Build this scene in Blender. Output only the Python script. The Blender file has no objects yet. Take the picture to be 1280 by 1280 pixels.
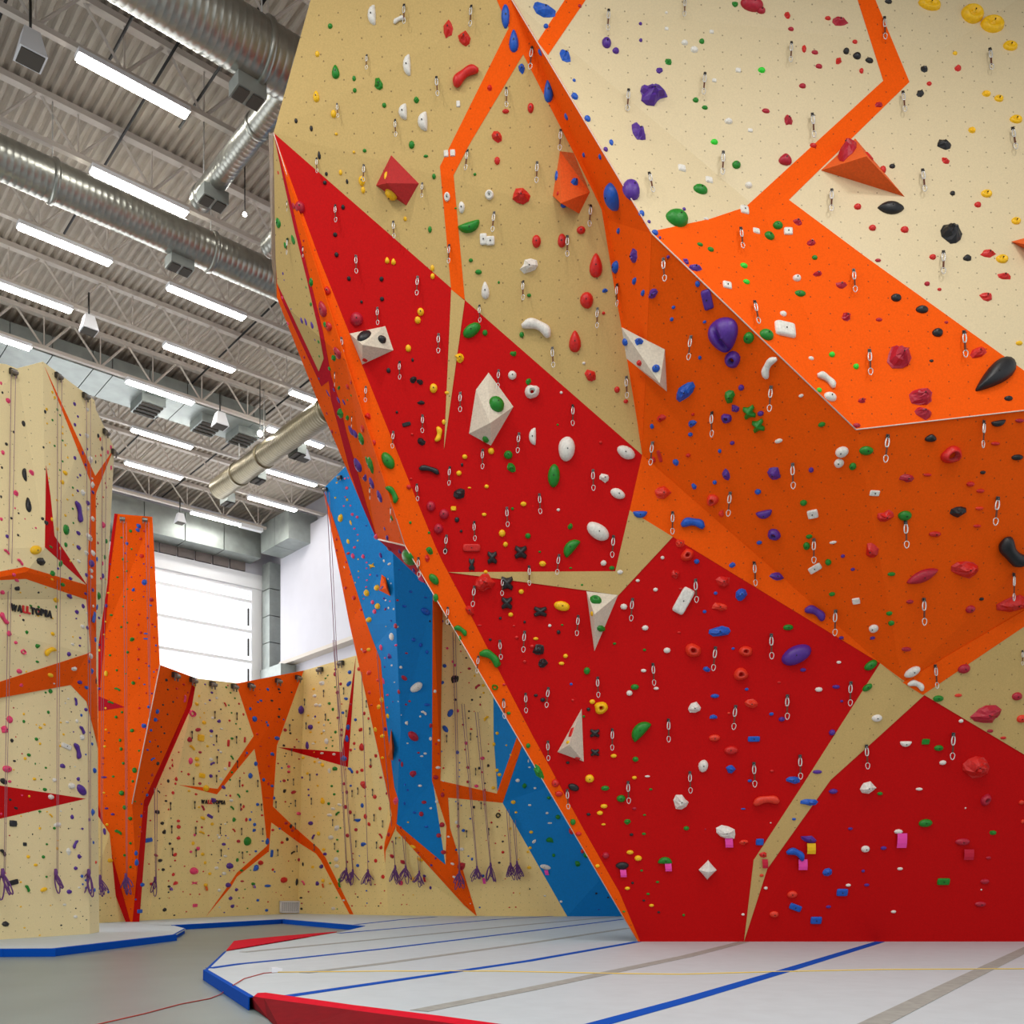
import bpy, bmesh, math, random
from mathutils import Vector, Matrix
from mathutils.geometry import tessellate_polygon
random.seed(7)
S = bpy.context.scene
COL = S.collection
# ---------------------------------------------------------------- camera
F, CX, HY, CZ = 1206.0, 640.0, 1105.0, 1.0      # focal length in pixels of the 1280 frame, horizon row, eye height
cam = bpy.data.cameras.new('camera'); co = bpy.data.objects.new('camera', cam); COL.objects.link(co)
co.location = (0, 0, CZ); co.rotation_euler = (math.pi / 2, 0, 0)
cam.sensor_width = 36; cam.lens = 36 * F / 1280; cam.shift_y = (HY - 640) / 1280
cam.clip_end = 300
S.camera = co
# ---------------------------------------------------------------- world, lights, exposure
W = bpy.data.worlds.new('world'); S.world = W; W.use_nodes = True
W.node_tree.nodes['Background'].inputs[0].default_value = (0.93, 0.96, 1.0, 1)
W.node_tree.nodes['Background'].inputs[1].default_value = 0.68
S.view_settings.view_transform = 'Standard'; S.view_settings.look = 'None'
S.view_settings.gamma = 1; S.view_settings.use_curve_mapping = False
S.view_settings.exposure = 0.25
S.cycles.use_denoising = True
S.cycles.max_bounces = 6; S.cycles.diffuse_bounces = 4; S.cycles.glossy_bounces = 3
S.cycles.sample_clamp_indirect = 6
AH = Vector((.755, .655, 0)); BH = Vector((-.655, .755, 0))     # directions of the hall: along the joists, across them
def AB(a, b, z): return AH * a + BH * b + Vector((0, 0, z))
YAW = math.atan2(.655, .755)
def area_light(name, loc, sx, sy, power, color, rot):
    l = bpy.data.lights.new(name, 'AREA'); l.shape = 'RECTANGLE'; l.size = sx; l.size_y = sy; l.energy = power; l.color = color
    o = bpy.data.objects.new(name, l); COL.objects.link(o); o.location = loc; o.rotation_euler = rot
    return o
# more rows of the same ceiling strip lights over the floor in front of the big wall
for y_ in (1.0, 4.2, 7.4):
    for x_ in (-4.5, 0.5, 5.5):
        area_light('ceiling_strip', (x_, y_, 12.9), 1.6, .16, {-4.5: 220, .5: 100, 5.5: 140}[x_], (1, .97, .93), (0, 0, YAW))
# side light added at the unseen left for left-facing faces; daylight of the far window
area_light('left_fill_light', (-15.0, 15.5, 5.5), 9, 7, 420, (.95, .98, 1), (math.radians(90), 0, math.radians(-80)))
area_light('far_window_daylight', AB(11.4, 31.8, 8.3), 8.2, 6.2, 230, (.95, .98, 1), (math.radians(90), 0, YAW + math.pi))
# ---------------------------------------------------------------- helpers
def at(px, py, d): return Vector(((px - CX) * d / F, d, CZ + (HY - py) * d / F))
def atz(px, py, z):
    d = (z - CZ) * F / (HY - py); return at(px, py, d)
def proj(p): return (CX + p.x * F / p.y, HY - (p.z - CZ) * F / p.y)
def ray(px, py): return Vector(((px - CX) / F, 1.0, (HY - py) / F))
EYE = Vector((0, 0, CZ))
def link(o, parent=None):
    COL.objects.link(o)
    if parent is not None: o.parent = parent
    return o
def tag(o, label=None, cat=None, group=None, kind=None):
    if label: o['label'] = label
    if cat: o['category'] = cat
    if group: o['group'] = group
    if kind: o['kind'] = kind
    return o
def empty(name, loc=(0, 0, 0), label=None, cat=None, group=None, kind=None):
    o = bpy.data.objects.new(name, None); o.location = loc; o.empty_display_size = .1
    link(o); return tag(o, label, cat, group, kind)
def from_bm(name, bm, mat, parent=None, smooth=False):
    me = bpy.data.meshes.new(name); bm.to_mesh(me); bm.free()
    for m in (mat if isinstance(mat, (list, tuple)) else [mat]): me.materials.append(m)
    if smooth: me.polygons.foreach_set('use_smooth', [True] * len(me.polygons))
    o = bpy.data.objects.new(name, me); link(o)
    if parent is not None:
        o.parent = parent; o.matrix_parent_inverse = Matrix.Translation(-Vector(parent.location)) if parent.type == 'EMPTY' and parent.rotation_euler.z == 0 else parent.matrix_basis.inverted()
    return o
def bm_box(bm, c, sx, sy, sz, rz=0, mi=0):
    m = Matrix.Translation(c) @ Matrix.Rotation(rz, 4, 'Z') @ Matrix.Diagonal((sx, sy, sz, 1))
    r = bmesh.ops.create_cube(bm, size=1, matrix=m)
    for v in r['verts']:
        for f in v.link_faces: f.material_index = mi
def bm_tube(bm, pts, r, n=8, closed=False, cap=True):
    pts = [Vector(p) for p in pts]; rings = []
    N = len(pts)
    for i, p in enumerate(pts):
        if closed: t = pts[(i + 1) % N] - pts[i - 1]
        else: t = pts[min(i + 1, N - 1)] - pts[max(i - 1, 0)]
        t.normalize()
        up = Vector((0, 0, 1)) if abs(t.z) < .95 else Vector((0, 1, 0))
        u = t.cross(up).normalized(); v = u.cross(t)
        rr = r[i] if isinstance(r, (list, tuple)) else r
        rings.append([bm.verts.new(p + (u * math.cos(k * 2 * math.pi / n) + v * math.sin(k * 2 * math.pi / n)) * rr) for k in range(n)])
    for i in range(N if closed else N - 1):
        A, B = rings[i], rings[(i + 1) % N]
        for k in range(n):
            bm.faces.new((A[k], A[(k + 1) % n], B[(k + 1) % n], B[k]))
    if cap and not closed:
        bm.faces.new(rings[0][::-1]); bm.faces.new(rings[-1])
def tube(name, pts, r, mat, parent=None, n=8, closed=False, smooth=True):
    bm = bmesh.new(); bm_tube(bm, pts, r, n, closed)
    bmesh.ops.recalc_face_normals(bm, faces=bm.faces)
    return from_bm(name, bm, mat, parent, smooth)
def box(name, c, sx, sy, sz, rz, mat, parent=None):
    bm = bmesh.new(); bm_box(bm, Vector(c), sx, sy, sz, rz); return from_bm(name, bm, mat, parent)
def solid(o, t, offset=-1):
    m = o.modifiers.new('thickness', 'SOLIDIFY'); m.thickness = t; m.offset = offset; m.use_even_offset = False
# ---------------------------------------------------------------- materials
def lin(c):
    return tuple((x / 12.92 if x <= .04045 else ((x + .055) / 1.055) ** 2.4) for x in [v / 255 for v in c]) + (1,)
def mat(name, rgb, rough=.5, metal=0, spec=.5, grain=0, gscale=60, bump=0, dots=False, emit=0, uv=False, aniso=0):
    m = bpy.data.materials.new(name); m.use_nodes = True
    nt = m.node_tree; N = nt.nodes; L = nt.links; p = N['Principled BSDF']
    c = lin(rgb)
    p.inputs['Base Color'].default_value = c; p.inputs['Roughness'].default_value = rough; p.inputs['Metallic'].default_value = metal
    p.inputs['Specular IOR Level'].default_value = spec
    if emit:
        p.inputs['Emission Color'].default_value = c; p.inputs['Emission Strength'].default_value = emit
    if grain or bump or dots:
        tc = N.new('ShaderNodeTexCoord')
        src = None
        if grain or bump:
            nz = N.new('ShaderNodeTexNoise'); nz.inputs['Scale'].default_value = gscale; nz.inputs['Detail'].default_value = 4
            L.new(tc.outputs['Object'], nz.inputs['Vector'])
        if grain:
            rmp = N.new('ShaderNodeMapRange'); rmp.inputs[1].default_value = .3; rmp.inputs[2].default_value = .7
            rmp.inputs[3].default_value = 1 - grain; rmp.inputs[4].default_value = 1 + grain
            L.new(nz.outputs['Fac'], rmp.inputs[0])
            mx = N.new('ShaderNodeMix'); mx.data_type = 'RGBA'; mx.blend_type = 'MULTIPLY'; mx.inputs[0].default_value = 1
            mx.inputs[6].default_value = c; L.new(rmp.outputs[0], mx.inputs[7]); src = mx.outputs[2]
        if bump:
            bp = N.new('ShaderNodeBump'); bp.inputs['Strength'].default_value = bump; bp.inputs['Distance'].default_value = .01
            L.new(nz.outputs['Fac'], bp.inputs['Height']); L.new(bp.outputs[0], p.inputs['Normal'])
        if dots:      # the grid of bolt holes in the plywood, and the fine joints between sheets
            sx = N.new('ShaderNodeSeparateXYZ'); L.new(tc.outputs['UV'], sx.inputs[0])
            def cell(out, per):
                a = N.new('ShaderNodeMath'); a.operation = 'DIVIDE'; a.inputs[1].default_value = per; L.new(out, a.inputs[0])
                b = N.new('ShaderNodeMath'); b.operation = 'FRACT'; L.new(a.outputs[0], b.inputs[0])
                s = N.new('ShaderNodeMath'); s.operation = 'SUBTRACT'; s.inputs[1].default_value = .5; L.new(b.outputs[0], s.inputs[0])
                q = N.new('ShaderNodeMath'); q.operation = 'MULTIPLY'; q.inputs[1].default_value = per; L.new(s.outputs[0], q.inputs[0])
                return q.outputs[0]
            cx_, cy_ = cell(sx.outputs[0], .24), cell(sx.outputs[1], .21)
            cv = N.new('ShaderNodeCombineXYZ'); L.new(cx_, cv.inputs[0]); L.new(cy_, cv.inputs[1])
            ln = N.new('ShaderNodeVectorMath'); ln.operation = 'LENGTH'; L.new(cv.outputs[0], ln.inputs[0])
            lt = N.new('ShaderNodeMath'); lt.operation = 'LESS_THAN'; lt.inputs[1].default_value = .0095; L.new(ln.outputs['Value'], lt.inputs[0])
            fm = N.new('ShaderNodeMath'); fm.operation = 'MULTIPLY'; fm.inputs[1].default_value = .62; L.new(lt.outputs[0], fm.inputs[0])
            m2 = N.new('ShaderNodeMix'); m2.data_type = 'RGBA'; L.new(fm.outputs[0], m2.inputs[0])
            if src is not None: L.new(src, m2.inputs[6])
            else: m2.inputs[6].default_value = c
            m2.inputs[7].default_value = lin((70, 50, 35)); src = m2.outputs[2]
        if src is not None: L.new(src, p.inputs['Base Color'])
    return m
M = {}
M['tan'] = mat('tan_paint_dim', (198, 168, 106), .65, spec=.25, grain=.07, gscale=55, bump=.12, dots=True)  # one tan paint throughout, its colour darkened here for the dimmer overhanging faces
M['tan_cream_lit'] = mat('cream_tan_paint_lit', (240, 220, 168), .6, spec=.3, grain=.04, gscale=55, bump=.08, dots=True)  # the tan raised in colour, in place of light missing on the tower
M['tan_lit'] = mat('tan_paint_lit', (219, 200, 160), .5, grain=.05, gscale=55, bump=.1, dots=True)  # lit copy of the tan paint, for the bright upper faces
M['tan_far_lit'] = mat('far_tan_paint_lit', (242, 216, 146), .6, spec=.3, grain=.05, gscale=40, bump=.08, dots=True)  # tan brightened in colour so that the far walls look lit
M['red'] = mat('red_paint', (196, 3, 5), .68, grain=.08, gscale=50, bump=.12, spec=.15)
M['dark_red'] = mat('pink_red_paint', (188, 26, 44), .85, grain=.08, gscale=30, spec=.08)
M['orange'] = mat('orange_paint', (244, 90, 2), .75, grain=.07, gscale=50, bump=.12, spec=.12, dots=True)
M['blue_paint'] = mat('blue_paint', (0, 128, 204), .65, grain=.07, gscale=25, bump=.1, spec=.25)
M['trim_white'] = mat('edge_trim', (225, 200, 185), .4)
M['ply'] = mat('plywood_edge', (120, 92, 62), .7, grain=.2, gscale=15)
M['volume_white'] = mat('textured_white_volume', (214, 203, 182), .75, grain=.1, gscale=40, bump=.3)
M['volume_red'] = mat('textured_red_volume', (178, 30, 30), .75, grain=.1, gscale=40, bump=.3)
M['volume_orange'] = mat('textured_orange_volume', (226, 92, 18), .75, grain=.1, gscale=40, bump=.3)
HC = {'w': (226, 222, 212), 'k': (24, 24, 27), 'r': (206, 26, 18), 'o': (226, 52, 26), 'c': (176, 18, 46), 'p': (232, 62, 112),
      'g': (16, 128, 26), 'G': (40, 214, 44), 'y': (244, 190, 8), 'b': (10, 84, 186), 'v': (80, 36, 140)}
HN = {'w': 'white', 'k': 'black', 'r': 'red', 'o': 'orange-red', 'c': 'crimson', 'p': 'pink', 'g': 'green', 'G': 'bright green',
      'y': 'yellow', 'b': 'blue', 'v': 'purple'}
HM = {k: mat('hold_' + HN[k].replace(' ', '_'), c, .45, grain=.12, gscale=35, bump=.25) for k, c in HC.items()}
M['bolt'] = mat('bolt_steel', (60, 58, 55), .4, .8)
M['steel'] = mat('bright_steel', (214, 212, 208), .35, .35)
M['dark_steel'] = mat('dark_steel', (70, 68, 66), .4, .7)
M['anchor'] = mat('anchor_steel', (128, 122, 114), .4, .5)
M['sling'] = mat('brown_sling', (92, 46, 28), .8)
M['rope'] = mat('purple_rope', (150, 112, 128), .8, grain=.2, gscale=120)
M['coil'] = mat('purple_rope_coil', (104, 58, 120), .8, grain=.2, gscale=120)
M['mat'] = mat('mat_vinyl', (188, 199, 204), .5, grain=.04, gscale=5, spec=.35)
M['mat_blue'] = mat('mat_blue', (2, 74, 172), .85, spec=.1)
M['mat_seam'] = mat('mat_grey_seam', (150, 152, 146), .7, grain=.15, gscale=12)
M['mat_red'] = mat('mat_red', (206, 8, 38), .85, spec=.1, grain=.08, gscale=14)
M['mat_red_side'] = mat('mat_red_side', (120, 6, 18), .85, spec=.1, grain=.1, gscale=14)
M['floor'] = mat('grey_floor', (118, 133, 132), .36, grain=.07, gscale=1.2, spec=.4)
M['deck'] = mat('roof_deck', (176, 164, 150), .6, grain=.08, gscale=3)
M['joist'] = mat('joist_paint', (204, 194, 184), .6)
M['zinc'] = mat('galvanised_duct', (168, 168, 160), .33, .85, grain=.14, gscale=6)
M['duct_panel'] = mat('galvanised_sheet', (150, 156, 152), .45, .5, grain=.1, gscale=4)
M['zinc_warm'] = mat('warm_duct', (126, 116, 92), .42, .75, grain=.12, gscale=6)
M['black'] = mat('black_pipe', (22, 20, 20), .6)
M['white'] = mat('white_paint', (232, 232, 236), .6)
M['wallwhite'] = mat('white_wall_panel', (200, 198, 207), .65, grain=.02, gscale=2)
M['wallgrey'] = mat('grey_wall_band', (120, 110, 106), .7, grain=.12, gscale=3)
M['speaker_face'] = mat('speaker_grille', (72, 66, 58), .8)
M['lamp'] = mat('strip_lamp_glow', (255, 253, 246), .5, emit=42)
M['tape_p'] = mat('pink_tape', (240, 70, 170), .7); M['tape_y'] = mat('yellow_tape', (240, 190, 10), .7)
M['tape_c'] = mat('crimson_tape', (196, 10, 50), .7); M['tape_v'] = mat('violet_tape', (140, 90, 170), .7)
M['tape_o'] = mat('orange_tape', (225, 100, 20), .7)
M['ink'] = mat('black_letter_paint', (20, 16, 14), .6); M['ink_red'] = mat('red_letter_paint', (214, 20, 24), .6)
M['cord_red'] = mat('red_cord', (176, 60, 44), .6); M['cord_yellow'] = mat('yellow_cord', (236, 200, 90), .6); M['cord_black'] = mat('black_cord', (40, 30, 32), .6)
g_ = bpy.data.materials.new('window_glass'); g_.use_nodes = True
nt = g_.node_tree; nt.nodes.clear(); o_ = nt.nodes.new('ShaderNodeOutputMaterial'); mx_ = nt.nodes.new('ShaderNodeMixShader'); mx_.inputs[0].default_value = .06
t_ = nt.nodes.new('ShaderNodeBsdfTransparent'); gl_ = nt.nodes.new('ShaderNodeBsdfGlossy'); gl_.inputs['Roughness'].default_value = .05
nt.links.new(t_.outputs[0], mx_.inputs[1]); nt.links.new(gl_.outputs[0], mx_.inputs[2])
em_ = nt.nodes.new('ShaderNodeEmission'); em_.inputs[0].default_value = (.95, .97, 1, 1); em_.inputs[1].default_value = .6      # glow added to the frosted panes, standing in for daylight behind
ad_ = nt.nodes.new('ShaderNodeAddShader'); nt.links.new(mx_.outputs[0], ad_.inputs[0]); nt.links.new(em_.outputs[0], ad_.inputs[1]); nt.links.new(ad_.outputs[0], o_.inputs[0])
M['glass'] = g_
# ---------------------------------------------------------------- the hall
def structure(o, kind='structure'): o['kind'] = kind; return o
bm = bmesh.new()
vs = [bm.verts.new(AB(a, b, 0)) for a, b in ((-16, -9), (22, -9), (22, 33), (-16, 33))]; bm.faces.new(vs)
structure(from_bm('floor', bm, M['floor']))
# corrugated deck: ribs run across the joists
bm = bmesh.new(); prev = None; a = -12.0; Zd = 13.9
while a < 17.2:
    for da, dz in ((0, 0), (.055, 0), (.08, .05), (.135, .05)):
        q = (bm.verts.new(AB(a + da, -6, Zd + dz)), bm.verts.new(AB(a + da, 32.2, Zd + dz)))
        if prev: bm.faces.new((prev[0], q[0], q[1], prev[1]))
        prev = q
    a += .16
o = from_bm('ceiling', bm, M['deck']); structure(o); solid(o, .02, 1)
WB, WA = 32.0, 16.3        # the window wall and the white side wall
def on_b(px, py, b):
    r = ray(px, py); t = b / r.dot(BH); return EYE + r * t
def on_a(px, py, a):
    r = ray(px, py); t = a / r.dot(AH); return EYE + r * t
def abox(name, a0, a1, b0, b1, z0, z1, m, parent=None):
    return box(name, AB((a0 + a1) / 2, (b0 + b1) / 2, (z0 + z1) / 2), a1 - a0, b1 - b0, z1 - z0, YAW, m, parent)
wa0, wa1, wz0, wz1 = 7.0, 15.75, 5.0, 11.5
bm = bmesh.new()
for a0, a1, z0, z1 in ((-16, wa0, 0, Zd), (wa1, WA, 0, Zd), (wa0, wa1, 0, wz0), (wa0, wa1, wz1, Zd)):
    bm_box(bm, AB((a0 + a1) / 2, WB + .1, (z0 + z1) / 2), a1 - a0, .2, z1 - z0, YAW)
structure(from_bm('wall_window', bm, M['wallwhite']))
structure(abox('wall_side', WA, WA + .2, 24.0, 32.2, 0, Zd, M['wallwhite']))
structure(abox('trim_1', 2, wa1 + .1, WB - .12, WB, 11.5, 12.0, M['white']))
w = empty('window_1', AB(11.4, WB, 8.2)); structure(w)
for z in (wz1 - .05, 11.02, 9.95, 8.88, 7.8, 6.7, 5.6):
    abox('window_bar', wa0, wa1, WB - .06, WB + .1, z - .05, z + .05, M['white'], w)
for z, nx in zip((11.02, 9.95, 8.88, 7.8, 6.7, 5.6), (11.45, 11.02, 9.95, 8.88, 7.8, 6.7)):
    abox('pane', wa0, wa1 - .28, WB + .03, WB + .05, z + .05, nx - .05, M['glass'], w)
    abox('track_slot', wa1 - .42, wa1 - .36, WB - .05, WB, z + .2, nx - .25, M['dark_steel'], w)
abox('jamb', wa1 - .28, wa1 + .1, WB - .08, WB + .1, wz0, wz1 + .1, M['white'], w)
cb = empty('trim_2', AB(8, WB, 12.4)); structure(cb)
for i in range(14):
    abox('corrugated_sheet', 6.6 + i * .62, 6.6 + i * .62 + .56, WB - .08, WB, 12.05, 12.75, M['wallgrey'], cb)
# white roll-down panel on the side wall, its lower edge standing proud
pz = on_a(352, 828, WA - .3).z
structure(abox('trim_3', WA - .3, WA, 24.1, WB - 1.2, pz, 13.0, M['wallwhite']))
structure(abox('baseboard_side', WA - .36, WA, 24.1, WB - 1.2, pz - .12, pz, M['joist']))
# ---------------------------------------------------------------- roof joists
ROWS = [10.3, 12.5, 14.68, 16.87, 19.17, 21.3, 23.4, 25.8, 27.95, 30.3]
ORD = ['first', 'second', 'third', 'fourth', 'fifth', 'sixth', 'seventh', 'eighth', 'ninth', 'tenth', 'eleventh', 'twelfth']
A0_, A1_ = -4.2, 16.2
def bar_mesh(name, p, q, r):
    bm = bmesh.new(); bm_tube(bm, [p, q], r, 4); return bm
webme = None
for i, b in enumerate(ROWS):
    j = empty('roof_joist', AB(0, b, 13.1), ORD[len(ROWS) - 1 - i] + ' open steel roof joist counted from the window wall', 'roof joist', 'roof joists')
    abox('bottom_chord', A0_, A1_, b - .05, b + .05, 13.06, 13.14, M['joist'], j)
    abox('top_chord', A0_, A1_, b - .07, b + .07, Zd - .1, Zd, M['joist'], j)
    a = 0.15
    while a < 16:
        for da in (-.6, 0, .6):
            if da == 0: p, q, r = AB(a, b, 13.1), AB(a, b, 13.85), .016
            else: p, q, r = AB(a, b, 13.1), AB(a + da, b, 13.85), .026
            bm = bmesh.new(); bm_tube(bm, [p, q], r, 4); from_bm('web_bar', bm, M['joist'], j)
        a += 1.23
for n_, (a, b0, b1, z) in enumerate(((5.75, 12.2, 20, 13.72), (9.93, 17.5, 29.5, 13.72), (12.1, 20.5, 31.5, 13.72), (3.6, 13, 21, 13.72), (6.2, 11.5, 15.4, 13.3), (5.02, 12.0, 15.3, 13.6))):
    tag(tube('conduit_pipe', [AB(a, b0, z), AB(a, b1, z)], .022, M['black'], n=6),
        ['black conduit under the roof deck between the two big round ducts', 'long black conduit across the joists in the middle of the roof', 'black conduit under the roof deck above the yellowish round duct', 'black conduit under the roof deck above the big tan tower', 'short black pipe under the thickest round duct', 'thin black pipe beside the highest strip light'][n_], 'conduit', 'conduits under the roof')
# hanging rods of the ducts
# ---------------------------------------------------------------- strip lights
LIGHTS = [(5.22, 14.68), (6.1, 16.87), (5.54, 19.17), (5.45, 21.3), (5.2, 23.4), (8.3, 19.17), (9.05, 21.3), (8.95, 23.4), (9.92, 25.8), (10.5, 27.95), (13.4, 30.3), (14.25, 27.95), (13.75, 25.8), (12.15, 21.3), (12.6, 23.4)]
LN = ['long glowing strip light, highest of all in the picture', 'glowing strip light just above the long second duct', 'glowing strip light below the long second duct', 'glowing strip light high beside the frame edge, above the white loudspeaker', 'glowing strip light partly hidden by the top of the tan tower',
      'glowing strip light below the end of the second duct', 'glowing strip light in the middle of the roof above the box duct', 'glowing strip light directly in front of the box duct', 'glowing strip light just below the box duct', 'second glowing strip light below the box duct',
      'glowing strip light lowest of all, near the window wall', 'glowing strip light beyond the end of the yellowish round duct', 'glowing strip light passing under the yellowish round duct', 'glowing strip light cut by the climbing wall, above the yellowish duct', 'small glowing strip light between the yellowish duct and the climbing wall']
for (a, b), lb in zip(LIGHTS, LN):
    r = empty('strip_light', AB(a, b, 13.0), lb, 'light', 'ceiling strip lights')
    ln = 1.6
    abox('housing', a - ln / 2 - .03, a + ln / 2 + .03, b - .1, b + .1, 12.985, 13.06, M['white'], r)
    bm = bmesh.new()
    bm_box(bm, AB(a, b, 12.975), ln, .17, .03, YAW)
    from_bm('diffuser', bm, M['lamp'], r)
abox('strip_light_cover', 14.25, 15.05, 30.2, 30.4, 12.93, 13.05, M['white']); tag(bpy.data.objects['strip_light_cover'], 'white unlit cover at the end of the lowest strip light', 'light cover')
# ---------------------------------------------------------------- round ducts
def duct(p, q, r, label, rings, m='zinc'):
    t = empty('round_duct', p, label, 'duct')
    d = (q - p); L_ = d.length; d.normalize()
    # spiral seam: small ridges along the pipe
    n = max(8, int(L_ / .1)); pts = []; rr = []
    for i in range(n):
        for s, k in ((0, 1), (.7, 1), (.8, 1.006), (.95, 1.006)):
            pts.append(p + d * (L_ * (i + s) / n)); rr.append(r * k)
    bm = bmesh.new(); bm_tube(bm, pts, rr, 28); bmesh.ops.recalc_face_normals(bm, faces=bm.faces)
    o = from_bm('pipe', bm, M[m], t, True)
    for f in rings:
        c = p + d * (L_ * f)
        tube('joint_ring', [c - d * .05, c - d * .03, c + d * .03, c + d * .05], [r * 1.02, r * 1.09, r * 1.09, r * 1.02], M[m], t, 28)
        tube('hanger_rod', [c + Vector((0, 0, r)), c + Vector((0, 0, 13.85 - c.z))], .012, M['steel'], t, 5)
    return t
duct(AB(-1, 12.4, 12.55), AB(12.5, 12.4, 12.55), .40, 'thickest round metal duct, at the top of the picture', (.2, .53, .8))
duct(AB(-1, 16.86, 12.5), AB(12.5, 16.86, 12.5), .32, 'long round metal duct running from the frame edge to the climbing wall', (.1, .42, .62, .74))
duct(AB(6.74, 12.8, 12.6), AB(6.74, 15.86, 12.6), .19, 'thin short round duct crossing above the long one', (.3, .95))
duct(AB(8.1, 13.2, 12.45), AB(8.1, 16.0, 12.45), .19, 'thin duct stub beside the edge of the climbing wall', (.5,))
duct(AB(11.6, 17.4, 12.15), AB(11.6, 26.0, 12.15), .29, 'yellowish round duct ending in the middle of the roof', (.3, .68, .85), 'zinc_warm')
def vent(a, b, z, lb, s=(.42, .3, .2)):
    r = empty('air_diffuser', AB(a, b, z), lb, 'air vent', 'air vents on the ducts')
    abox('box', a - s[0] / 2, a + s[0] / 2, b - s[1] / 2, b + s[1] / 2, z - s[2] / 2, z + s[2] / 2, M['duct_panel'], r)
    for k in (-.25, .25):
        abox('grille', a + k * s[0] - .08, a + k * s[0] + .08, b - s[1] * .4, b + s[1] * .4, z - s[2] / 2 - .02, z - s[2] / 2, M['speaker_face'], r)
vent(6.03, 12.57, 12.05, 'square air vent under the thickest duct')
vent(6.72, 15.3, 12.35, 'square air vent at the end of the thin duct')
vent(6.84, 16.98, 12.12, 'square air vent under the long second duct')
vent(11.95, 24.29, 12.05, 'air vent box on the yellowish duct, the upper one', (.24, .5, .26))
vent(12.0, 26.31, 12.05, 'air vent box on the yellowish duct, at its end', (.24, .5, .26))
vent(12.0, 22.2, 12.05, 'air vent box on the yellowish duct beside the climbing wall', (.24, .5, .26))
# box duct with bright underside
t = empty('box_duct', AB(8, 24.4, 13.4), 'long rectangular metal duct with a shiny underside', 'duct')
x = 3.9
for wd in (.9, .9, .9, .9, .45, .9, .95, .9, .9, .75):
    if x > 12.0: break
    abox('duct_section', x, min(x + wd, 11.95) - .02, 23.8, 25.1, 13.2, 13.65, M['duct_panel'], t); x += wd
for k, a in enumerate((8.75, 10.3, 11.3)):
    abox('grille', a, a + .6, 24.1, 24.9, 13.0, 13.25, M['duct_panel'], t)
    for q in range(4): abox('louver', a + .04, a + .56, 24.16 + q * .19, 24.26 + q * .19, 12.97, 13.0, M['speaker_face'], t)
# ducts around the window
t = empty('box_duct', AB(10, 31, 12.7), 'grey box duct along the top of the window wall', 'duct')
for i in range(9): abox('duct_section', 3.3 + i * 1.35, 3.3 + (i + 1) * 1.35 - .03, 31.15, 31.95, 12.35, 13.3, M['duct_panel'], t)
t = empty('box_duct', AB(15.6, 30, 12.7), 'box duct turning along the white side wall', 'duct')
for i in range(2): abox('duct_section', 15.2, 16.25, 28.7 + i * 1.0, 28.7 + (i + 1) * 1.0 - .03, 12.35, 13.3, M['duct_panel'], t)
t = empty('box_duct', AB(15.9, 31.6, 10), 'vertical metal duct in the corner beside the window', 'duct')
zt, zb = 12.35, on_b(330, 838, 31.6).z
for i in range(4):
    z0 = zb + (zt - zb) * i / 4; abox('duct_section', 15.78, 16.28, 31.2, 31.75, z0, zb + (zt - zb) * (i + 1) / 4 - .03, M['duct_panel'], t)
abox('elbow', 15.7, 16.28, 30.2, 31.75, zb - .5, zb, M['duct_panel'], t)
# loudspeakers
def speaker(px, py, d, s, lb):
    p = at(px, py, d); r = empty('loudspeaker', p, lb, 'loudspeaker', 'white hanging loudspeakers')
    bm = bmesh.new()
    bmesh.ops.create_cone(bm, cap_ends=True, segments=4, radius1=.30 * s, radius2=.17 * s, depth=.42 * s, matrix=Matrix.Translation(p) @ Matrix.Rotation(YAW + math.pi / 4, 4, 'Z'))
    from_bm('cabinet', bm, M['white'], r)
    box('grille', p - Vector((0, 0, .215 * s)), .36 * s, .36 * s, .02, YAW, M['speaker_face'], r)
    tube('bracket', [p + Vector((0, 0, .2 * s)), p + Vector((0, 0, .2 * s + .5))], .02, M['dark_steel'], r, 5)
speaker(38, 58, 13.4, .85, 'white loudspeaker high in the corner of the picture')
speaker(111, 405, 20, .75, 'white loudspeaker hanging in front of the roof joists above the tan tower')
speaker(275, 525, 24, .8, 'white loudspeaker in front of the box duct')
speaker(225, 648, 30.4, .7, 'small white loudspeaker above the orange tower')
speaker(379, 568, 26, .7, 'small white loudspeaker under the yellowish duct')
def spot(px, py, d, r_, lb):
    p = at(px, py, d); bm = bmesh.new(); bmesh.ops.create_uvsphere(bm, u_segments=12, v_segments=8, radius=r_, matrix=Matrix.Translation(p))
    t = empty('spotlight', p, lb, 'light'); from_bm('bulb', bm, M['lamp'], t, True)
    tube('stem', [p, p + Vector((0, 0, 13.8 - p.z))], .012, M['dark_steel'], t, 5)
spot(306, 268, 17, .035, 'tiny white lamp beside the climbing wall edge under the dark roof')
spot(325, 542, 24.5, .07, 'small bright round lamp at the end of the box duct')
# ---------------------------------------------------------------- climbing walls: facets and painted panels
TRIS = []        # everything a hold can be screwed to: (p0, n, px-triangle, region)
def clip(poly, tri):
    out = list(poly)
    area = (tri[1][0] - tri[0][0]) * (tri[2][1] - tri[0][1]) - (tri[2][0] - tri[0][0]) * (tri[1][1] - tri[0][1])
    s = 1 if area > 0 else -1
    for i in range(3):
        a, b = tri[i], tri[(i + 1) % 3]; inp = out; out = []
        if not inp: break
        def side(p): return s * ((b[0] - a[0]) * (p[1] - a[1]) - (b[1] - a[1]) * (p[0] - a[0]))
        for k in range(len(inp)):
            p, q = inp[k - 1], inp[k]; sp, sq = side(p), side(q)
            if (sp >= 0) != (sq >= 0):
                t = sp / (sp - sq); out.append((p[0] + (q[0] - p[0]) * t, p[1] + (q[1] - p[1]) * t))
            if sq >= 0: out.append(q)
    return out
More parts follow.
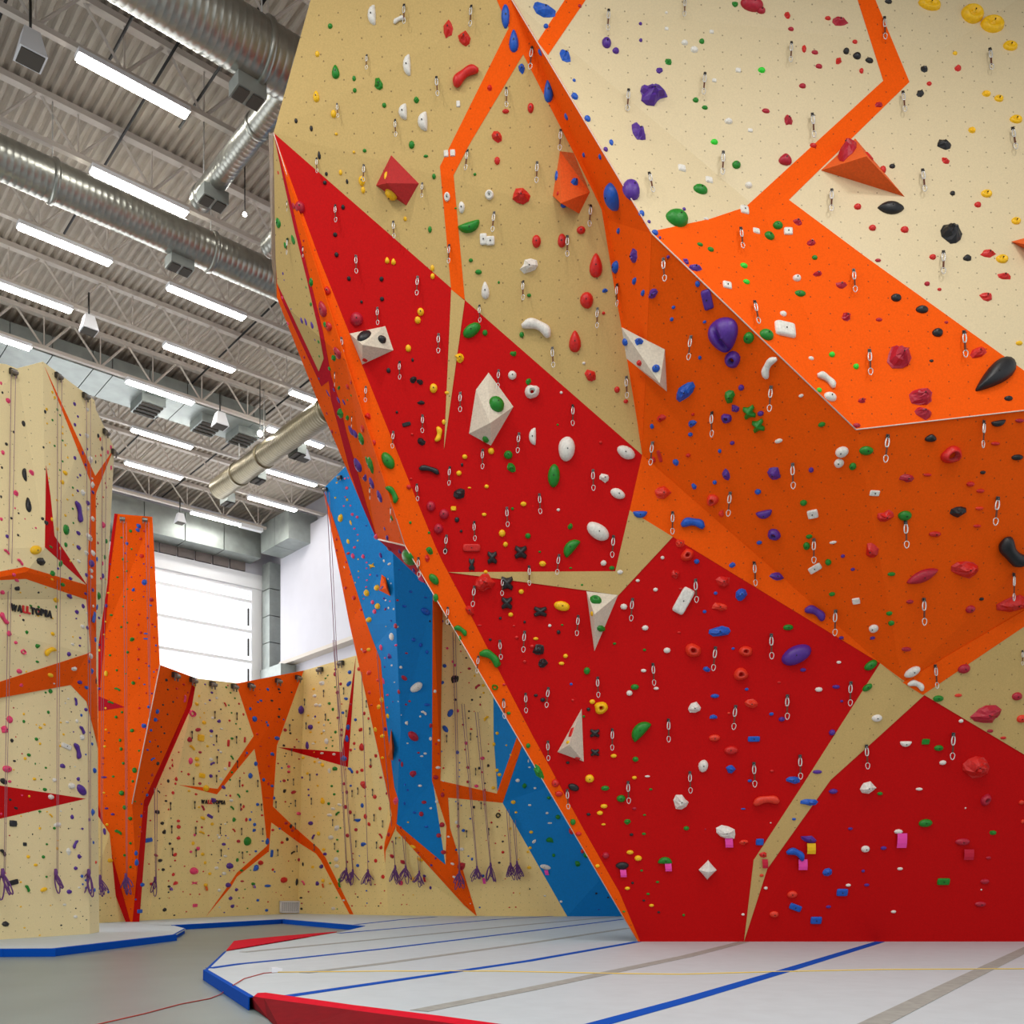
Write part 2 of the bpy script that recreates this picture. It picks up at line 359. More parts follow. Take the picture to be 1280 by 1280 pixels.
class Facets:
    def __init__(s, name, verts, tris, label, cat='climbing wall'):
        s.v = verts; s.t = []
        b = min((at(*v) for v in verts.values()), key=lambda p: p.z)
        s.root = empty(name, (b.x, b.y, .1), label, cat, None, 'thing')
        for t in tris:
            P = [at(*verts[k]) for k in t]; n = (P[1] - P[0]).cross(P[2] - P[0]).normalized()
            if n.dot(P[0] - EYE) > 0: n = -n
            s.t.append((P[0], n, [verts[k][:2] for k in t]))
        s.regions = []
    def panel(s, poly, m, layer=0, name='panel', label=None, region=None, only=None, thick=None):
        tess = [poly] if len(poly) == 3 else [[poly[i] for i in f] for f in tessellate_polygon([[Vector((x, y, 0)) for x, y in poly]])]
        bm = bmesh.new(); uvl = bm.loops.layers.uv.new('UVMap')
        for k, (p0, n, tri) in enumerate(s.t):
            if only and k not in only: continue
            u = Vector((0, 0, 1)).cross(n)
            u = u.normalized() if u.length > 1e-3 else Vector((1, 0, 0)); v = n.cross(u)
            for tp in tess:
                c = clip(tp, tri)
                if len(c) < 3: continue
                a = sum(c[i - 1][0] * c[i][1] - c[i][0] * c[i - 1][1] for i in range(len(c)))
                if abs(a) < .05: continue
                P = []
                for x, y in c:
                    r = ray(x, y); P.append(EYE + r * ((p0 - EYE).dot(n) / r.dot(n)) + n * (.004 * layer))
                try: f = bm.faces.new([bm.verts.new(q) for q in P])
                except ValueError: continue
                f.normal_update()
                if f.normal.dot(n) < 0: f.normal_flip()
                for l in f.loops:
                    l[uvl].uv = (l.vert.co.dot(u), l.vert.co.dot(v))
        bmesh.ops.remove_doubles(bm, verts=bm.verts, dist=2e-4)
        o = from_bm(name, bm, m, s.root)
        solid(o, thick if thick else (.012 if layer == 0 else .003 * layer))
        if label: o['label'] = label
        REG.append((poly, layer, region, s)); return o
    def add_targets(s):
        for p0, n, tri in s.t: TRIS.append((p0, n, tri, s, None))
REG = []
def inside(x, y, poly):
    c = False
    for i in range(len(poly)):
        (x1, y1), (x2, y2) = poly[i - 1], poly[i]
        if (y1 > y) != (y2 > y) and x < (x2 - x1) * (y - y1) / (y2 - y1) + x1: c = not c
    return c
def intri(x, y, t, e=.4):
    def s(a, b): return (b[0] - a[0]) * (y - a[1]) - (b[1] - a[1]) * (x - a[0])
    d = [s(t[i], t[(i + 1) % 3]) for i in range(3)]
    return all(k >= -e for k in d) or all(k <= e for k in d)
def hit(x, y, owner=None):
    best = None; r = ray(x, y)
    for p0, n, tri, s, vol in TRIS:
        if owner is not None and s is not owner: continue
        if intri(x, y, tri):
            t = (p0 - EYE).dot(n) / r.dot(n)
            if t > 0 and (best is None or t < best[0] - (1e-3)): best = (t, n, s, vol)
    if best is None: return None
    return EYE + r * best[0], best[1], best[2], best[3]
def region_of(x, y, s):
    best = (-1, None)
    for poly, layer, rg, own in REG:
        if own is s and rg and layer > best[0] and inside(x, y, poly): best = (layer, rg)
    return best[1]
# ===== the big overhanging wall
mainw = Facets('climbing_wall', {
    'A0': (342, 166, 11.9), 'T0': (430, -150, 11.35), 'T1': (558, -150, 11.2), 'V7': (640, 0, 11.4), 'W': (760, 275, 12.0), 'V6': (815, 292, 11.2),
    'V3': (803, 569, 13.0), 'V4': (1070, 537, 11.7), 'V5': (1128, 853, 13.7), 'V2': (1155, 869, 13.76), 'A4': (506, 682, 13.35),
    'B0': (797, 1177, 15.07), 'B1': (930, 1177, 15.07), 'B2': (1500, 1177, 15.07), 'R1': (1500, 488, 11.85), 'R2': (1500, 632, 12.9),
    'TR': (1500, -150, 12.9), 'M1': (955, 268, 11.85), 'M2': (1180, 60, 12.3)},
    [('A0', 'T0', 'T1'), ('A0', 'T1', 'V7'), ('A0', 'V7', 'W'), ('A0', 'W', 'V3'), ('V7', 'V6', 'W'), ('W', 'V6', 'V3'), ('V3', 'V6', 'V4'), ('V3', 'V4', 'V5'),
     ('A0', 'V3', 'A4'), ('A4', 'V3', 'B0'), ('V3', 'V5', 'B1'), ('V3', 'B1', 'B0'), ('V5', 'V2', 'B1'), ('V2', 'B2', 'B1'),
     ('V4', 'R1', 'V5'), ('R1', 'R2', 'V5'), ('V5', 'R2', 'V2'), ('R2', 'B2', 'V2'),
     ('T1', 'M2', 'V7'), ('T1', 'TR', 'M2'), ('V7', 'M2', 'M1'), ('V7', 'M1', 'V6'), ('V6', 'M1', 'V4'), ('M1', 'M2', 'R1'), ('M1', 'R1', 'V4'), ('M2', 'TR', 'R1')],
    'huge overhanging climbing wall with tan, orange and red angled panels')
P = mainw.panel
P([(342, 166), (430, -150), (558, -150), (640, 0), (760, 275), (803, 569)], M['tan'], 0, label='tan panel above the red one', region='tan panel')
P([(640, 0), (815, 292), (1070, 537), (1128, 853), (803, 569), (760, 275)], M['orange'], 0, label='dark orange overhang panel', region='orange overhang')
P([(342, 166), (803, 569), (1128, 853), (1155, 869), (1500, 632), (1500, 1177), (930, 1177), (797, 1177), (506, 682)], M['red'], 0, label='red panel', region='red panel')
P([(1070, 537), (1500, 488), (1500, 632), (1155, 869), (1128, 853)], M['orange'], 0, label='orange overhang panel under the ridge', region='orange panel')
P([(558, -150), (1500, -150), (1500, 488), (1070, 537), (815, 292), (640, 0)], M['tan_lit'], 0, label='pale tan panel at the top', region='pale tan panel')
P([(534, -149), (559, -149), (640, 0), (815, 292), (803, 567), (783, 444), (768, 360), (752, 262), (741, 239), (717, 191), (654, 68), (587, 180), (567, 219), (581, 375), (564, 362), (550, 208), (636, 35), (621, 0)], M['orange'], 1, label='orange branching stripe', region='orange stripe')
P([(802, -149), (830, -149), (766, -52), (732, 0), (685, 69), (672, 52), (706, 0), (740, -52)], M['orange'], 1, label='orange stripe', region='upper orange stripe')
P([(822, 288), (887, 274), (932, 259), (934, 257), (1104, 101), (1072, 0), (1025, -149), (1046, -149), (1094, 0), (1136.6, 102.6), (986, 250), (1080, 320), (1280, 463.5), (1342, 507), (1070, 537), (815, 292)], M['orange'], 1, label='bright orange panel with a bent stripe', region='bright orange panel')
P([(803, 567), (1128, 853), (1154, 868), (1100, 829), (841, 671), (787, 638)], M['orange'], 1, label='orange strip', region='orange strip')
P([(560, 715.3), (769, 714), (787, 638), (841, 671), (773, 744), (732, 738), (620, 723)], M['tan'], 2, label='tan arrow-shaped panel', region='tan arrow panel')
P([(1100, 829), (1155, 869), (1099, 920), (1038, 975), (959, 1086), (930, 1176.5), (942, 1075), (1004, 980)], M['tan'], 2, label='tan tapering stripe', region='tan tapering stripe')
P([(1154, 868), (1280, 783), (1500, 635), (1500, 1060), (1280, 943)], M['tan'], 2, label='tan panel', region='lower tan panel')
P([(1153, 868.5), (1128, 853), (1500, 632), (1500, 640), (1280, 783)], M['orange'], 3, label='orange lower edge', region='orange panel')
P([(342, 166), (398, 320), (452, 455), (543, 680), (552, 700), (590, 772), (629, 849), (666, 920), (688, 960), (729, 1036), (774, 1115), (800, 1176.5), (797, 1177), (506, 682)], M['orange'], 1, label='orange corner strip', region='orange corner strip')
P([(564, 362), (581, 376), (555, 562)], M['tan'], 2, label='tan sliver', region='tan sliver')
mainw.add_targets()
# narrow side of the wall
side = Facets('climbing_wall', {'A0': (342, 166, 11.9), 'E0': (336, 166, 12.35), 'E1': (340, 330, 12.9), 'S1': (346, 372, 13.0), 'S2': (399, 506, 13.8), 'S3': (470, 672, 14.5), 'A4': (506, 682, 13.35), 'A2': (432, 450, 12.55),
    'U2': (533, 731, 13.75), 'U3': (490, 690, 14.6)},
    [('A0', 'E0', 'E1'), ('A0', 'E1', 'S1'), ('A0', 'S1', 'A2'), ('S1', 'S2', 'A2'), ('A2', 'S2', 'S3'), ('A2', 'S3', 'A4'), ('S3', 'U3', 'A4'), ('A4', 'U3', 'U2')], 'x')
side_root = side.root; side.root = mainw.root; bpy.data.objects.remove(side_root)
P = side.panel
P([(342, 166), (346, 372), (399, 506), (470, 672), (506, 682), (432, 450)], M['orange'], 0, label='orange side panel', region='orange side panel', only=(1, 2, 3, 4, 5))
P([(342, 166), (336, 166), (340, 330), (346, 372)], M['ply'], 1, 'plywood_edge', region=None, only=(0, 1))
P([(470, 672), (490, 690), (533, 731), (506, 682)], M['dark_red'], 0, label='pinkish red underside', region='pink underside', only=(6, 7))
P([(343, 168), (358, 227), (373, 290), (388, 350), (404, 415), (414, 470), (424, 500), (433, 540), (447, 590), (458, 630), (472, 674), (468, 668), (452, 630), (438, 590), (425, 540), (414, 500), (411, 476), (402, 483), (375, 425), (352, 374), (346, 352)], M['dark_red'], 1, label='pinkish red angular stripe', region='pink side stripe')
P([(342.5, 168), (355, 227), (369, 290), (384, 350), (399, 415), (405, 448), (399, 464), (347, 354), (345, 320)], M['tan'], 2, label='tan side panel', region='tan side panel')
side.add_targets()
def edge(pts, r=.012, m='trim_white'):
    o = tube('edge_trim', [at(*p) - ray(p[0], p[1]) * .012 for p in pts], r, M[m], mainw.root, 5)
v = mainw.v
edge([(558, -150, 11.2), v['V7'], v['V6'], v['V4']], .008); edge([v['V4'], v['R1']], .008); edge([v['A4'], v['B0']], .007); edge([v['A0'], v['A4']], .006); edge([(473, 674, 14.4), v['A4']], .012)
# hidden return behind the free edge
bm = bmesh.new()
e_ = [at(*v['B0']), at(*v['A4']), at(*side.v['U2'])]
b_ = [bm.verts.new(at(*v['B0']) + Vector((.01, .06, 0))), bm.verts.new(at(*v['A4']) + Vector((.03, .06, 0))), bm.verts.new(at(*v['A4']) + Vector((1.2, 2.2, 0))), bm.verts.new(at(*v['B0']) + Vector((1.0, 2.2, 0)))]
bm.faces.new(b_); from_bm('return_panel', bm, M['ply'], mainw.root)
# ===== tan tower
tower = Facets('climbing_tower', {'t0': (-150, 442, 13.2), 't1': (53.5, 452, 15.6), 't0a': (7, 455, 15.1), 't0b': (21, 460.5, 15.25), 't2': (120, 512, 16.8), 't3': (143, 560, 17.5), 't2b': (118, 500, 16.75),
    'm0': (-150, 690, 12.92), 'm1': (57, 684, 15.35), 'm2': (109, 732, 16.75), 'm3': (134.3, 729, 17.7), 'n0': (-150, 750, 12.9), 'n1': (33, 715, 15.07), 'n2': (108, 749, 16.95), 'n3': (123, 806, 17.75),
    'o0': (-150, 900, 13.3), 'o1': (109, 817, 17.0), 'p0': (-150, 901, 13.4), 'p1': (88, 856, 16.9), 'p2': (108, 877, 17.3), 'q': (122, 935, 18.0),
    'L0': (-150, 1184, 13.74), 'B1': (112, 1167.5, 17.37), 'B2': (124, 1165, 18.09)},
    [('t0', 't0a', 'm0'), ('t0a', 't0b', 'm0'), ('t0b', 't1', 'm1'), ('t0b', 'm1', 'm0'), ('t1', 't2b', 'm1'), ('t2b', 't2', 'm1'), ('t2', 'm2', 'm1'), ('t2', 't3', 'm2'), ('t3', 'm3', 'm2'), ('m0', 'm1', 'n1'), ('m0', 'n1', 'n0'), ('m1', 'm2', 'n1'), ('n1', 'm2', 'n2'),
     ('m2', 'm3', 'n3'), ('m2', 'n3', 'n2'), ('n0', 'n1', 'n2'), ('n0', 'n2', 'o1'), ('n0', 'o1', 'o0'), ('n2', 'n3', 'o1'), ('n3', 'q', 'o1'), ('o0', 'o1', 'p1'), ('o0', 'p1', 'p0'), ('o1', 'p2', 'p1'),
     ('o1', 'q', 'p2'), ('p0', 'p1', 'p2'), ('p0', 'p2', 'B1'), ('p0', 'B1', 'L0'), ('p2', 'q', 'B2'), ('p2', 'B2', 'B1')],
    'tall tan climbing tower with an orange branching stripe at the frame edge', 'climbing tower')
P = tower.panel
P([(-150, 442), (7, 455), (21, 460.5), (53.5, 452), (118, 500), (120, 512), (143, 560), (134.3, 729), (123, 806), (122, 935), (124, 1165), (112, 1167.5), (-150, 1184)], M['tan_cream_lit'], 0, label='tan body panel', region='tan tower')
P([(56, 459), (113, 602), (112.5, 646), (108.6, 723), (108, 731), (31, 708.6), (-150, 742), (-150, 753), (0, 725), (32, 723.5), (108, 749.5), (112, 800), (114, 822), (120, 850), (120, 767), (120, 745), (119.5, 620), (120, 616), (141, 563), (119, 595)], M['orange'], 1, label='orange branching stripe', region='orange stripe of the tan tower')
P([(-150, 900), (0, 852), (109, 817), (113, 815), (121, 850), (122, 935), (120, 925), (108, 877), (88, 856), (0, 872)], M['orange'], 2, label='lower orange band', region='lower orange band of the tan tower')
P([(-150, 960), (0, 982), (107, 998.4), (0, 1023.4), (-150, 1058)], M['red'], 1, label='red pointed stripe', region='red pointed stripe of the tan tower')
P([(57.5, 582), (56, 684), (109, 732), (68, 670), (63, 620)], M['red'], 1, label='red spike', region='red spike of the tan tower')
tower.add_targets()
# ===== orange tower
otow = Facets('climbing_tower', {'a': (143, 642, 21.7), 'b': (190.5, 646, 22.0), 'c': (200, 831, 22.4), 'd': (165, 1005, 22.6), 'e': (246, 848, 23.9), 'e2': (240, 882, 23.8), 'f': (197, 980, 23.4), 'g': (185, 1008, 23.3),
    'h': (174, 1152.5, 23.0), 'i': (157, 1152.5, 22.95), 'j': (123, 1063, 22.6), 'k': (122.5, 1000, 22.4), 'k2': (122.8, 889, 22.3), 'l': (120, 820, 22.25), 'm': (156, 884, 22.45)},
    [('a', 'b', 'l'), ('b', 'c', 'l'), ('l', 'c', 'm'), ('l', 'm', 'k2'), ('m', 'c', 'd'), ('k2', 'm', 'd'), ('k2', 'd', 'k'), ('c', 'e', 'f'), ('e', 'e2', 'f'), ('c', 'f', 'd'), ('d', 'f', 'g'), ('d', 'g', 'h'), ('d', 'h', 'i'), ('k', 'd', 'j'), ('d', 'i', 'j')],
    'orange climbing tower with red edges between the two tan walls', 'climbing tower')
P = otow.panel
P([(143, 642), (190.5, 646), (200, 831), (246, 848), (240, 882), (197, 980), (185, 1008), (174, 1152.5), (157, 1152.5), (123, 1063), (122.5, 1000), (122.8, 889), (120, 820)], M['orange'], 0, label='orange body panel', region='orange tower')
P([(143, 642), (147, 642.4), (137.5, 714), (129, 820), (123.4, 872), (120, 820)], M['red'], 1, label='red edge strip', region='red edge of the orange tower')
P([(123, 870), (156, 884), (122.6, 889)], M['dark_red'], 1, label='dark red triangular ledge', region='red ledge of the orange tower')
P([(122.6, 1005), (128, 1025), (163, 1152.5), (157, 1152.5), (123.2, 1063)], M['red'], 1, label='red lower edge strip', region='red edge of the orange tower')
P([(242, 847), (246, 848), (240, 882), (213, 943), (197, 980), (185.5, 1007), (174, 1152.5), (165.6, 1152.5), (178, 1020), (180, 1001), (207, 942), (233, 884)], M['red'], 1, label='long red edge strip', region='red edge of the orange tower')
otow.add_targets()
tube('edge_trim', [at(200, 831, 22.38), at(165, 1005, 22.58)], .012, M['trim_white'], otow.root, 5)
# ===== far tan wall
back = Facets('climbing_wall', {'z0': (100, 880, 22.6), 'z1': (100, 1155, 21.7), 'y1': (185, 1150.3, 23.95), 'y0': (200, 850, 24.3), 'a0': (246, 848, 24.9), 'a1': (262, 1146.5, 26.2), 'b0': (297, 854, 26.3), 'b1': (318, 1144, 27.8),
    'c0': (380, 838, 28.4), 'c1': (372, 1142, 29.3), 'd0': (446, 819, 27.2), 'd1': (486, 1144.2, 27.7), 'e0': (486, 810, 26.8), 'W1': (318, 937, 26.9)},
    [('z0', 'y0', 'z1'), ('y0', 'y1', 'z1'), ('y0', 'a0', 'y1'), ('a0', 'a1', 'y1'), ('a0', 'b0', 'W1'), ('a0', 'W1', 'a1'), ('W1', 'b1', 'a1'), ('b0', 'c0', 'W1'), ('W1', 'c0', 'c1'), ('W1', 'c1', 'b1'), ('c0', 'd0', 'c1'), ('d0', 'd1', 'c1'), ('d0', 'e0', 'd1')],
    'far tan climbing wall with an orange branching figure below the window')
P = back.panel
P([(100, 880), (200, 850), (246, 848), (297, 854), (380, 838), (446, 819), (486, 810), (486, 1144.2), (372, 1142), (318, 1144), (262, 1146.5), (185, 1150.3), (100, 1155)], M['tan_far_lit'], 0, label='tan body panel', region='far tan wall')
P([(295, 854), (379.5, 838.3), (346, 932), (341, 1008), (367, 1033), (399, 1061), (407, 1072), (442, 1143), (437, 1142.6), (401, 1075), (395, 1067), (373, 1053), (339, 1028), (336, 1064), (296, 1096), (289, 1108), (258, 1145), (288, 1103), (296, 1091), (334, 1057), (326, 980), (318, 936), (271, 993), (223, 981), (272, 986), (317, 920)], M['orange'], 1, label='orange branching figure', region='orange figure on the far wall')
P([(445, 820), (435, 959), (347, 934), (428, 940)], M['red'], 1, label='red V-shaped stripe', region='red V on the far wall')
back.add_targets()
# ===== blue tower and the walls beside it
blue = Facets('climbing_tower', {'A': (404, 611, 24.3), 'B': (433, 582, 23.9), 'B2': (505, 520, 23.2), 'C': (491, 689, 23.6), 'D': (495, 780, 24.3), 'E': (501, 909, 25.3), 'G': (495, 1031, 26.4), 'H': (437, 780, 25.6), 'I': (448, 828, 26.0), 'J': (486, 1000, 26.9), 'K': (480, 1062, 27.2), 'K1': (486, 1144.2, 27.68),
    'L': (600, 640, 23.9), 'Mm': (541, 750, 24.6), 'N': (541, 976, 26.0), 'O': (557, 1082, 26.8), 'Q': (596, 1145, 27.12), 'R': (553, 760, 25.9), 'S': (616, 760, 25.9), 'T': (617, 920, 26.35), 'U': (622, 992, 26.5), 'V': (628, 1003, 26.55), 'X': (709, 1145.4, 26.86), 'Y': (930, 1145.4, 26.86), 'Z': (700, 850, 24.9), 'Z2': (930, 900, 25.0), 'N2': (551, 976, 26.1)},
    [('A', 'B', 'C'), ('B', 'B2', 'C'), ('A', 'C', 'H'), ('C', 'D', 'H'), ('H', 'D', 'I'), ('D', 'E', 'I'), ('I', 'E', 'J'), ('E', 'G', 'J'), ('J', 'G', 'K'), ('B2', 'L', 'C'), ('C', 'L', 'Mm'), ('C', 'Mm', 'D'), ('D', 'Mm', 'E'), ('Mm', 'N', 'E'), ('E', 'N', 'G'), ('G', 'N', 'O'),
     ('G', 'O', 'Q'), ('G', 'Q', 'K'), ('K', 'Q', 'K1'), ('Mm', 'R', 'N2'), ('Mm', 'N2', 'N'), ('N', 'N2', 'O'), ('Mm', 'S', 'R'), ('Mm', 'L', 'S'), ('R', 'S', 'T'), ('R', 'T', 'N2'), ('N2', 'T', 'U'), ('N2', 'U', 'V'), ('N2', 'V', 'O'), ('O', 'V', 'Q'), ('V', 'X', 'Q'),
     ('S', 'L', 'Z'), ('S', 'Z', 'T'), ('T', 'Z', 'U'), ('U', 'Z', 'V'), ('Z', 'Z2', 'V'), ('V', 'Z2', 'X'), ('Z2', 'Y', 'X')],
    'blue climbing tower with orange edges, half hidden behind the overhanging wall', 'climbing tower')
P = blue.panel
P([(404, 611), (433, 582), (505, 520), (600, 640), (541, 750), (541, 976), (557, 1082), (495, 1031), (486, 1000), (448, 828), (437, 780)], M['blue_paint'], 0, label='blue body panel', region='blue tower')
P([(495, 1031), (557, 1082), (541, 976), (551, 976), (541, 750), (600, 640), (616, 760), (617, 920), (622, 992), (628, 1003), (709, 1145.4), (596, 1145), (486, 1144.2), (480, 1062), (486, 1000)], M['tan_far_lit'], 0, label='tan panel', region='tan panel beside the blue tower')
P([(616, 760), (600, 640), (700, 850), (930, 900), (930, 1145.4), (709, 1145.4), (628, 1003), (622, 992), (617, 920)], M['blue_paint'], 0, label='dark blue sloping panel', region='blue sloping panel')
P([(404, 611), (406, 622), (428, 681.6), (458, 778), (466, 800), (476, 826), (481, 886), (493, 984), (498, 1000), (496, 1028), (494, 1036), (482, 1064), (481, 1086), (486, 1144.2), (484.5, 1144), (479, 1060), (490, 1019), (482, 980), (448, 828), (437, 780)], M['orange'], 1, label='orange edge strip', region='orange edge of the blue tower')
P([(541, 700), (553, 700), (553, 765), (551, 880), (550.5, 976), (621, 992), (649, 914), (655, 925), (628.5, 1003.5), (560, 997), (562.5, 1035), (574.5, 1074), (596, 1145), (580, 1131), (495.5, 1038), (495, 1029), (557, 1081), (558, 1033), (540, 976)], M['orange'], 2, label='orange branching stripe', region='orange stripe beside the blue tower')
P([(553, 760), (616, 700), (617, 920), (621.5, 992), (550.5, 976)], M['tan_far_lit'], 1, label='upper tan panel', region='tan panel beside the blue tower')
blue.add_targets()
# ---------------------------------------------------------------- volumes (faceted blocks screwed to the walls)
LAND = []     # (px, py, short name) landmarks for the descriptions
def volume(pts, faces, m, label, short, owner=None, k=1.0):
    """pts: (px, py, h) with h the height above the wall surface in metres"""
    cx = sum(p[0] for p in pts) / len(pts); cy = sum(p[1] for p in pts) / len(pts)
    h = hit(cx, cy, owner); P0, n, s, _ = h
    V = []
    for x, y, hh in pts:
        r = ray(x, y); V.append(EYE + r * ((P0 + n * hh - EYE).dot(n) / r.dot(n)))
    bm = bmesh.new(); bv = [bm.verts.new(q - P0) for q in V]
    for f in faces:
        fc = bm.faces.new([bv[i] for i in f]); fc.normal_update()
        if fc.normal.dot(n) < 0 and len(f) > 2: pass
    # close the back
    base = [i for i, p in enumerate(pts) if p[2] == 0]
    bmesh.ops.recalc_face_normals(bm, faces=bm.faces)
    tot = sum((f.normal.dot(n) for f in bm.faces))
    if tot < 0: bmesh.ops.reverse_faces(bm, faces=bm.faces)
    me = bpy.data.meshes.new('wall_volume'); bm.to_mesh(me); bm.free(); me.materials.append(m)
    o = bpy.data.objects.new('wall_volume', me); link(o); o.location = P0
    tag(o, label, 'climbing volume', 'faceted volumes on the climbing walls'); solid(o, .018)
    for f in faces:
        a, b, c = (V[i] for i in f[:3]); nn = (b - a).cross(c - a).normalized()
        if nn.dot(a - EYE) > 0: nn = -nn
        TRIS.append((a, nn, [pts[i][:2] for i in f[:3]], s, short))
    LAND.append((cx, cy, short)); return o
vw, vr, vo = M['volume_white'], M['volume_red'], M['volume_orange']
volume([(437, 417, 0), (481.6, 407.7, 0), (491.7, 437.7, 0), (452.7, 455.6, 0), (453, 431, .24)], [(0, 1, 4), (1, 2, 4), (2, 3, 4), (3, 0, 4)], vw, 'white block volume carrying two black holds', 'white block volume')
volume([(610.8, 465.7, 0), (641.7, 508.4, 0), (613.6, 557, 0), (586.3, 542, 0), (595, 487, 0), (612.8, 528.7, .26)], [(0, 1, 5), (1, 2, 5), (2, 3, 5), (3, 4, 5), (4, 0, 5)], vw, 'white kite-shaped volume with a green hold on the red panel', 'white kite volume')
volume([(777, 409.4, 0), (831, 436.7, 0), (833.7, 489.6, 0), (783, 448, 0), (824.7, 479, .24)], [(0, 1, 4), (0, 4, 3), (1, 2, 4), (4, 2, 3)], vw, 'white wedge volume with blue holds where tan meets orange', 'white wedge volume')
volume([(733, 739, 0), (773, 743, 0), (743, 814, 0), (743, 768, .22)], [(0, 1, 3), (1, 2, 3), (2, 0, 3)], vw, 'white spike volume pointing down from the tan arrow panel', 'white spike volume')
volume([(727, 886, 0), (729.7, 952, 0), (696.8, 940, 0), (711.4, 930.8, .22)], [(0, 1, 3), (1, 2, 3), (2, 0, 3)], vw, 'white fin-shaped volume low on the red panel', 'white fin volume')
volume([(489, 194, 0), (523.7, 229.5, 0), (508, 257, 0), (470, 232, 0), (484, 229, .24)], [(0, 1, 4), (1, 2, 4), (2, 3, 4), (3, 0, 4)], vr, 'dark red diamond volume with yellow holds on tan', 'red diamond volume')
volume([(700, 189, 0), (717, 191, 0), (737.5, 240, 0), (724, 267, 0), (691, 244.7, 0), (701, 254, .28)], [(0, 1, 2), (0, 2, 5), (2, 3, 5), (3, 4, 5), (4, 0, 5)], vo, 'orange volume with small blue holds on the tan panel', 'orange block volume')
volume([(1026, 213, 0), (1069, 173, 0), (1131, 246, 0), (1083, 195.5, .34)], [(0, 1, 3), (1, 2, 3), (0, 3, 2)], vo, 'orange ledge volume with a crimson hold under the bent stripe', 'orange ledge volume')
volume([(1264, 302, 0), (1310, 290, 0), (1330, 335, 0), (1300, 309, .25)], [(0, 1, 3), (1, 2, 3), (0, 3, 2)], vo, 'orange ledge volume cut off by the frame edge', 'cut-off orange volume')
volume([(477, 718, 0), (482, 722, 0), (488, 745, 0), (474, 738, 0), (483, 735, .2)], [(0, 1, 4), (1, 2, 4), (2, 3, 4), (3, 0, 4)], M['orange'], 'small pale orange volume on the bright blue face', 'small orange volume')
volume([(489, 911, 0), (493, 934, 0), (491, 951, 0), (484.5, 946, 0), (490, 935, .22)], [(0, 1, 4), (1, 2, 4), (2, 3, 4), (3, 0, 4)], vo, 'orange spike volume low on the blue tower', 'orange spike volume')
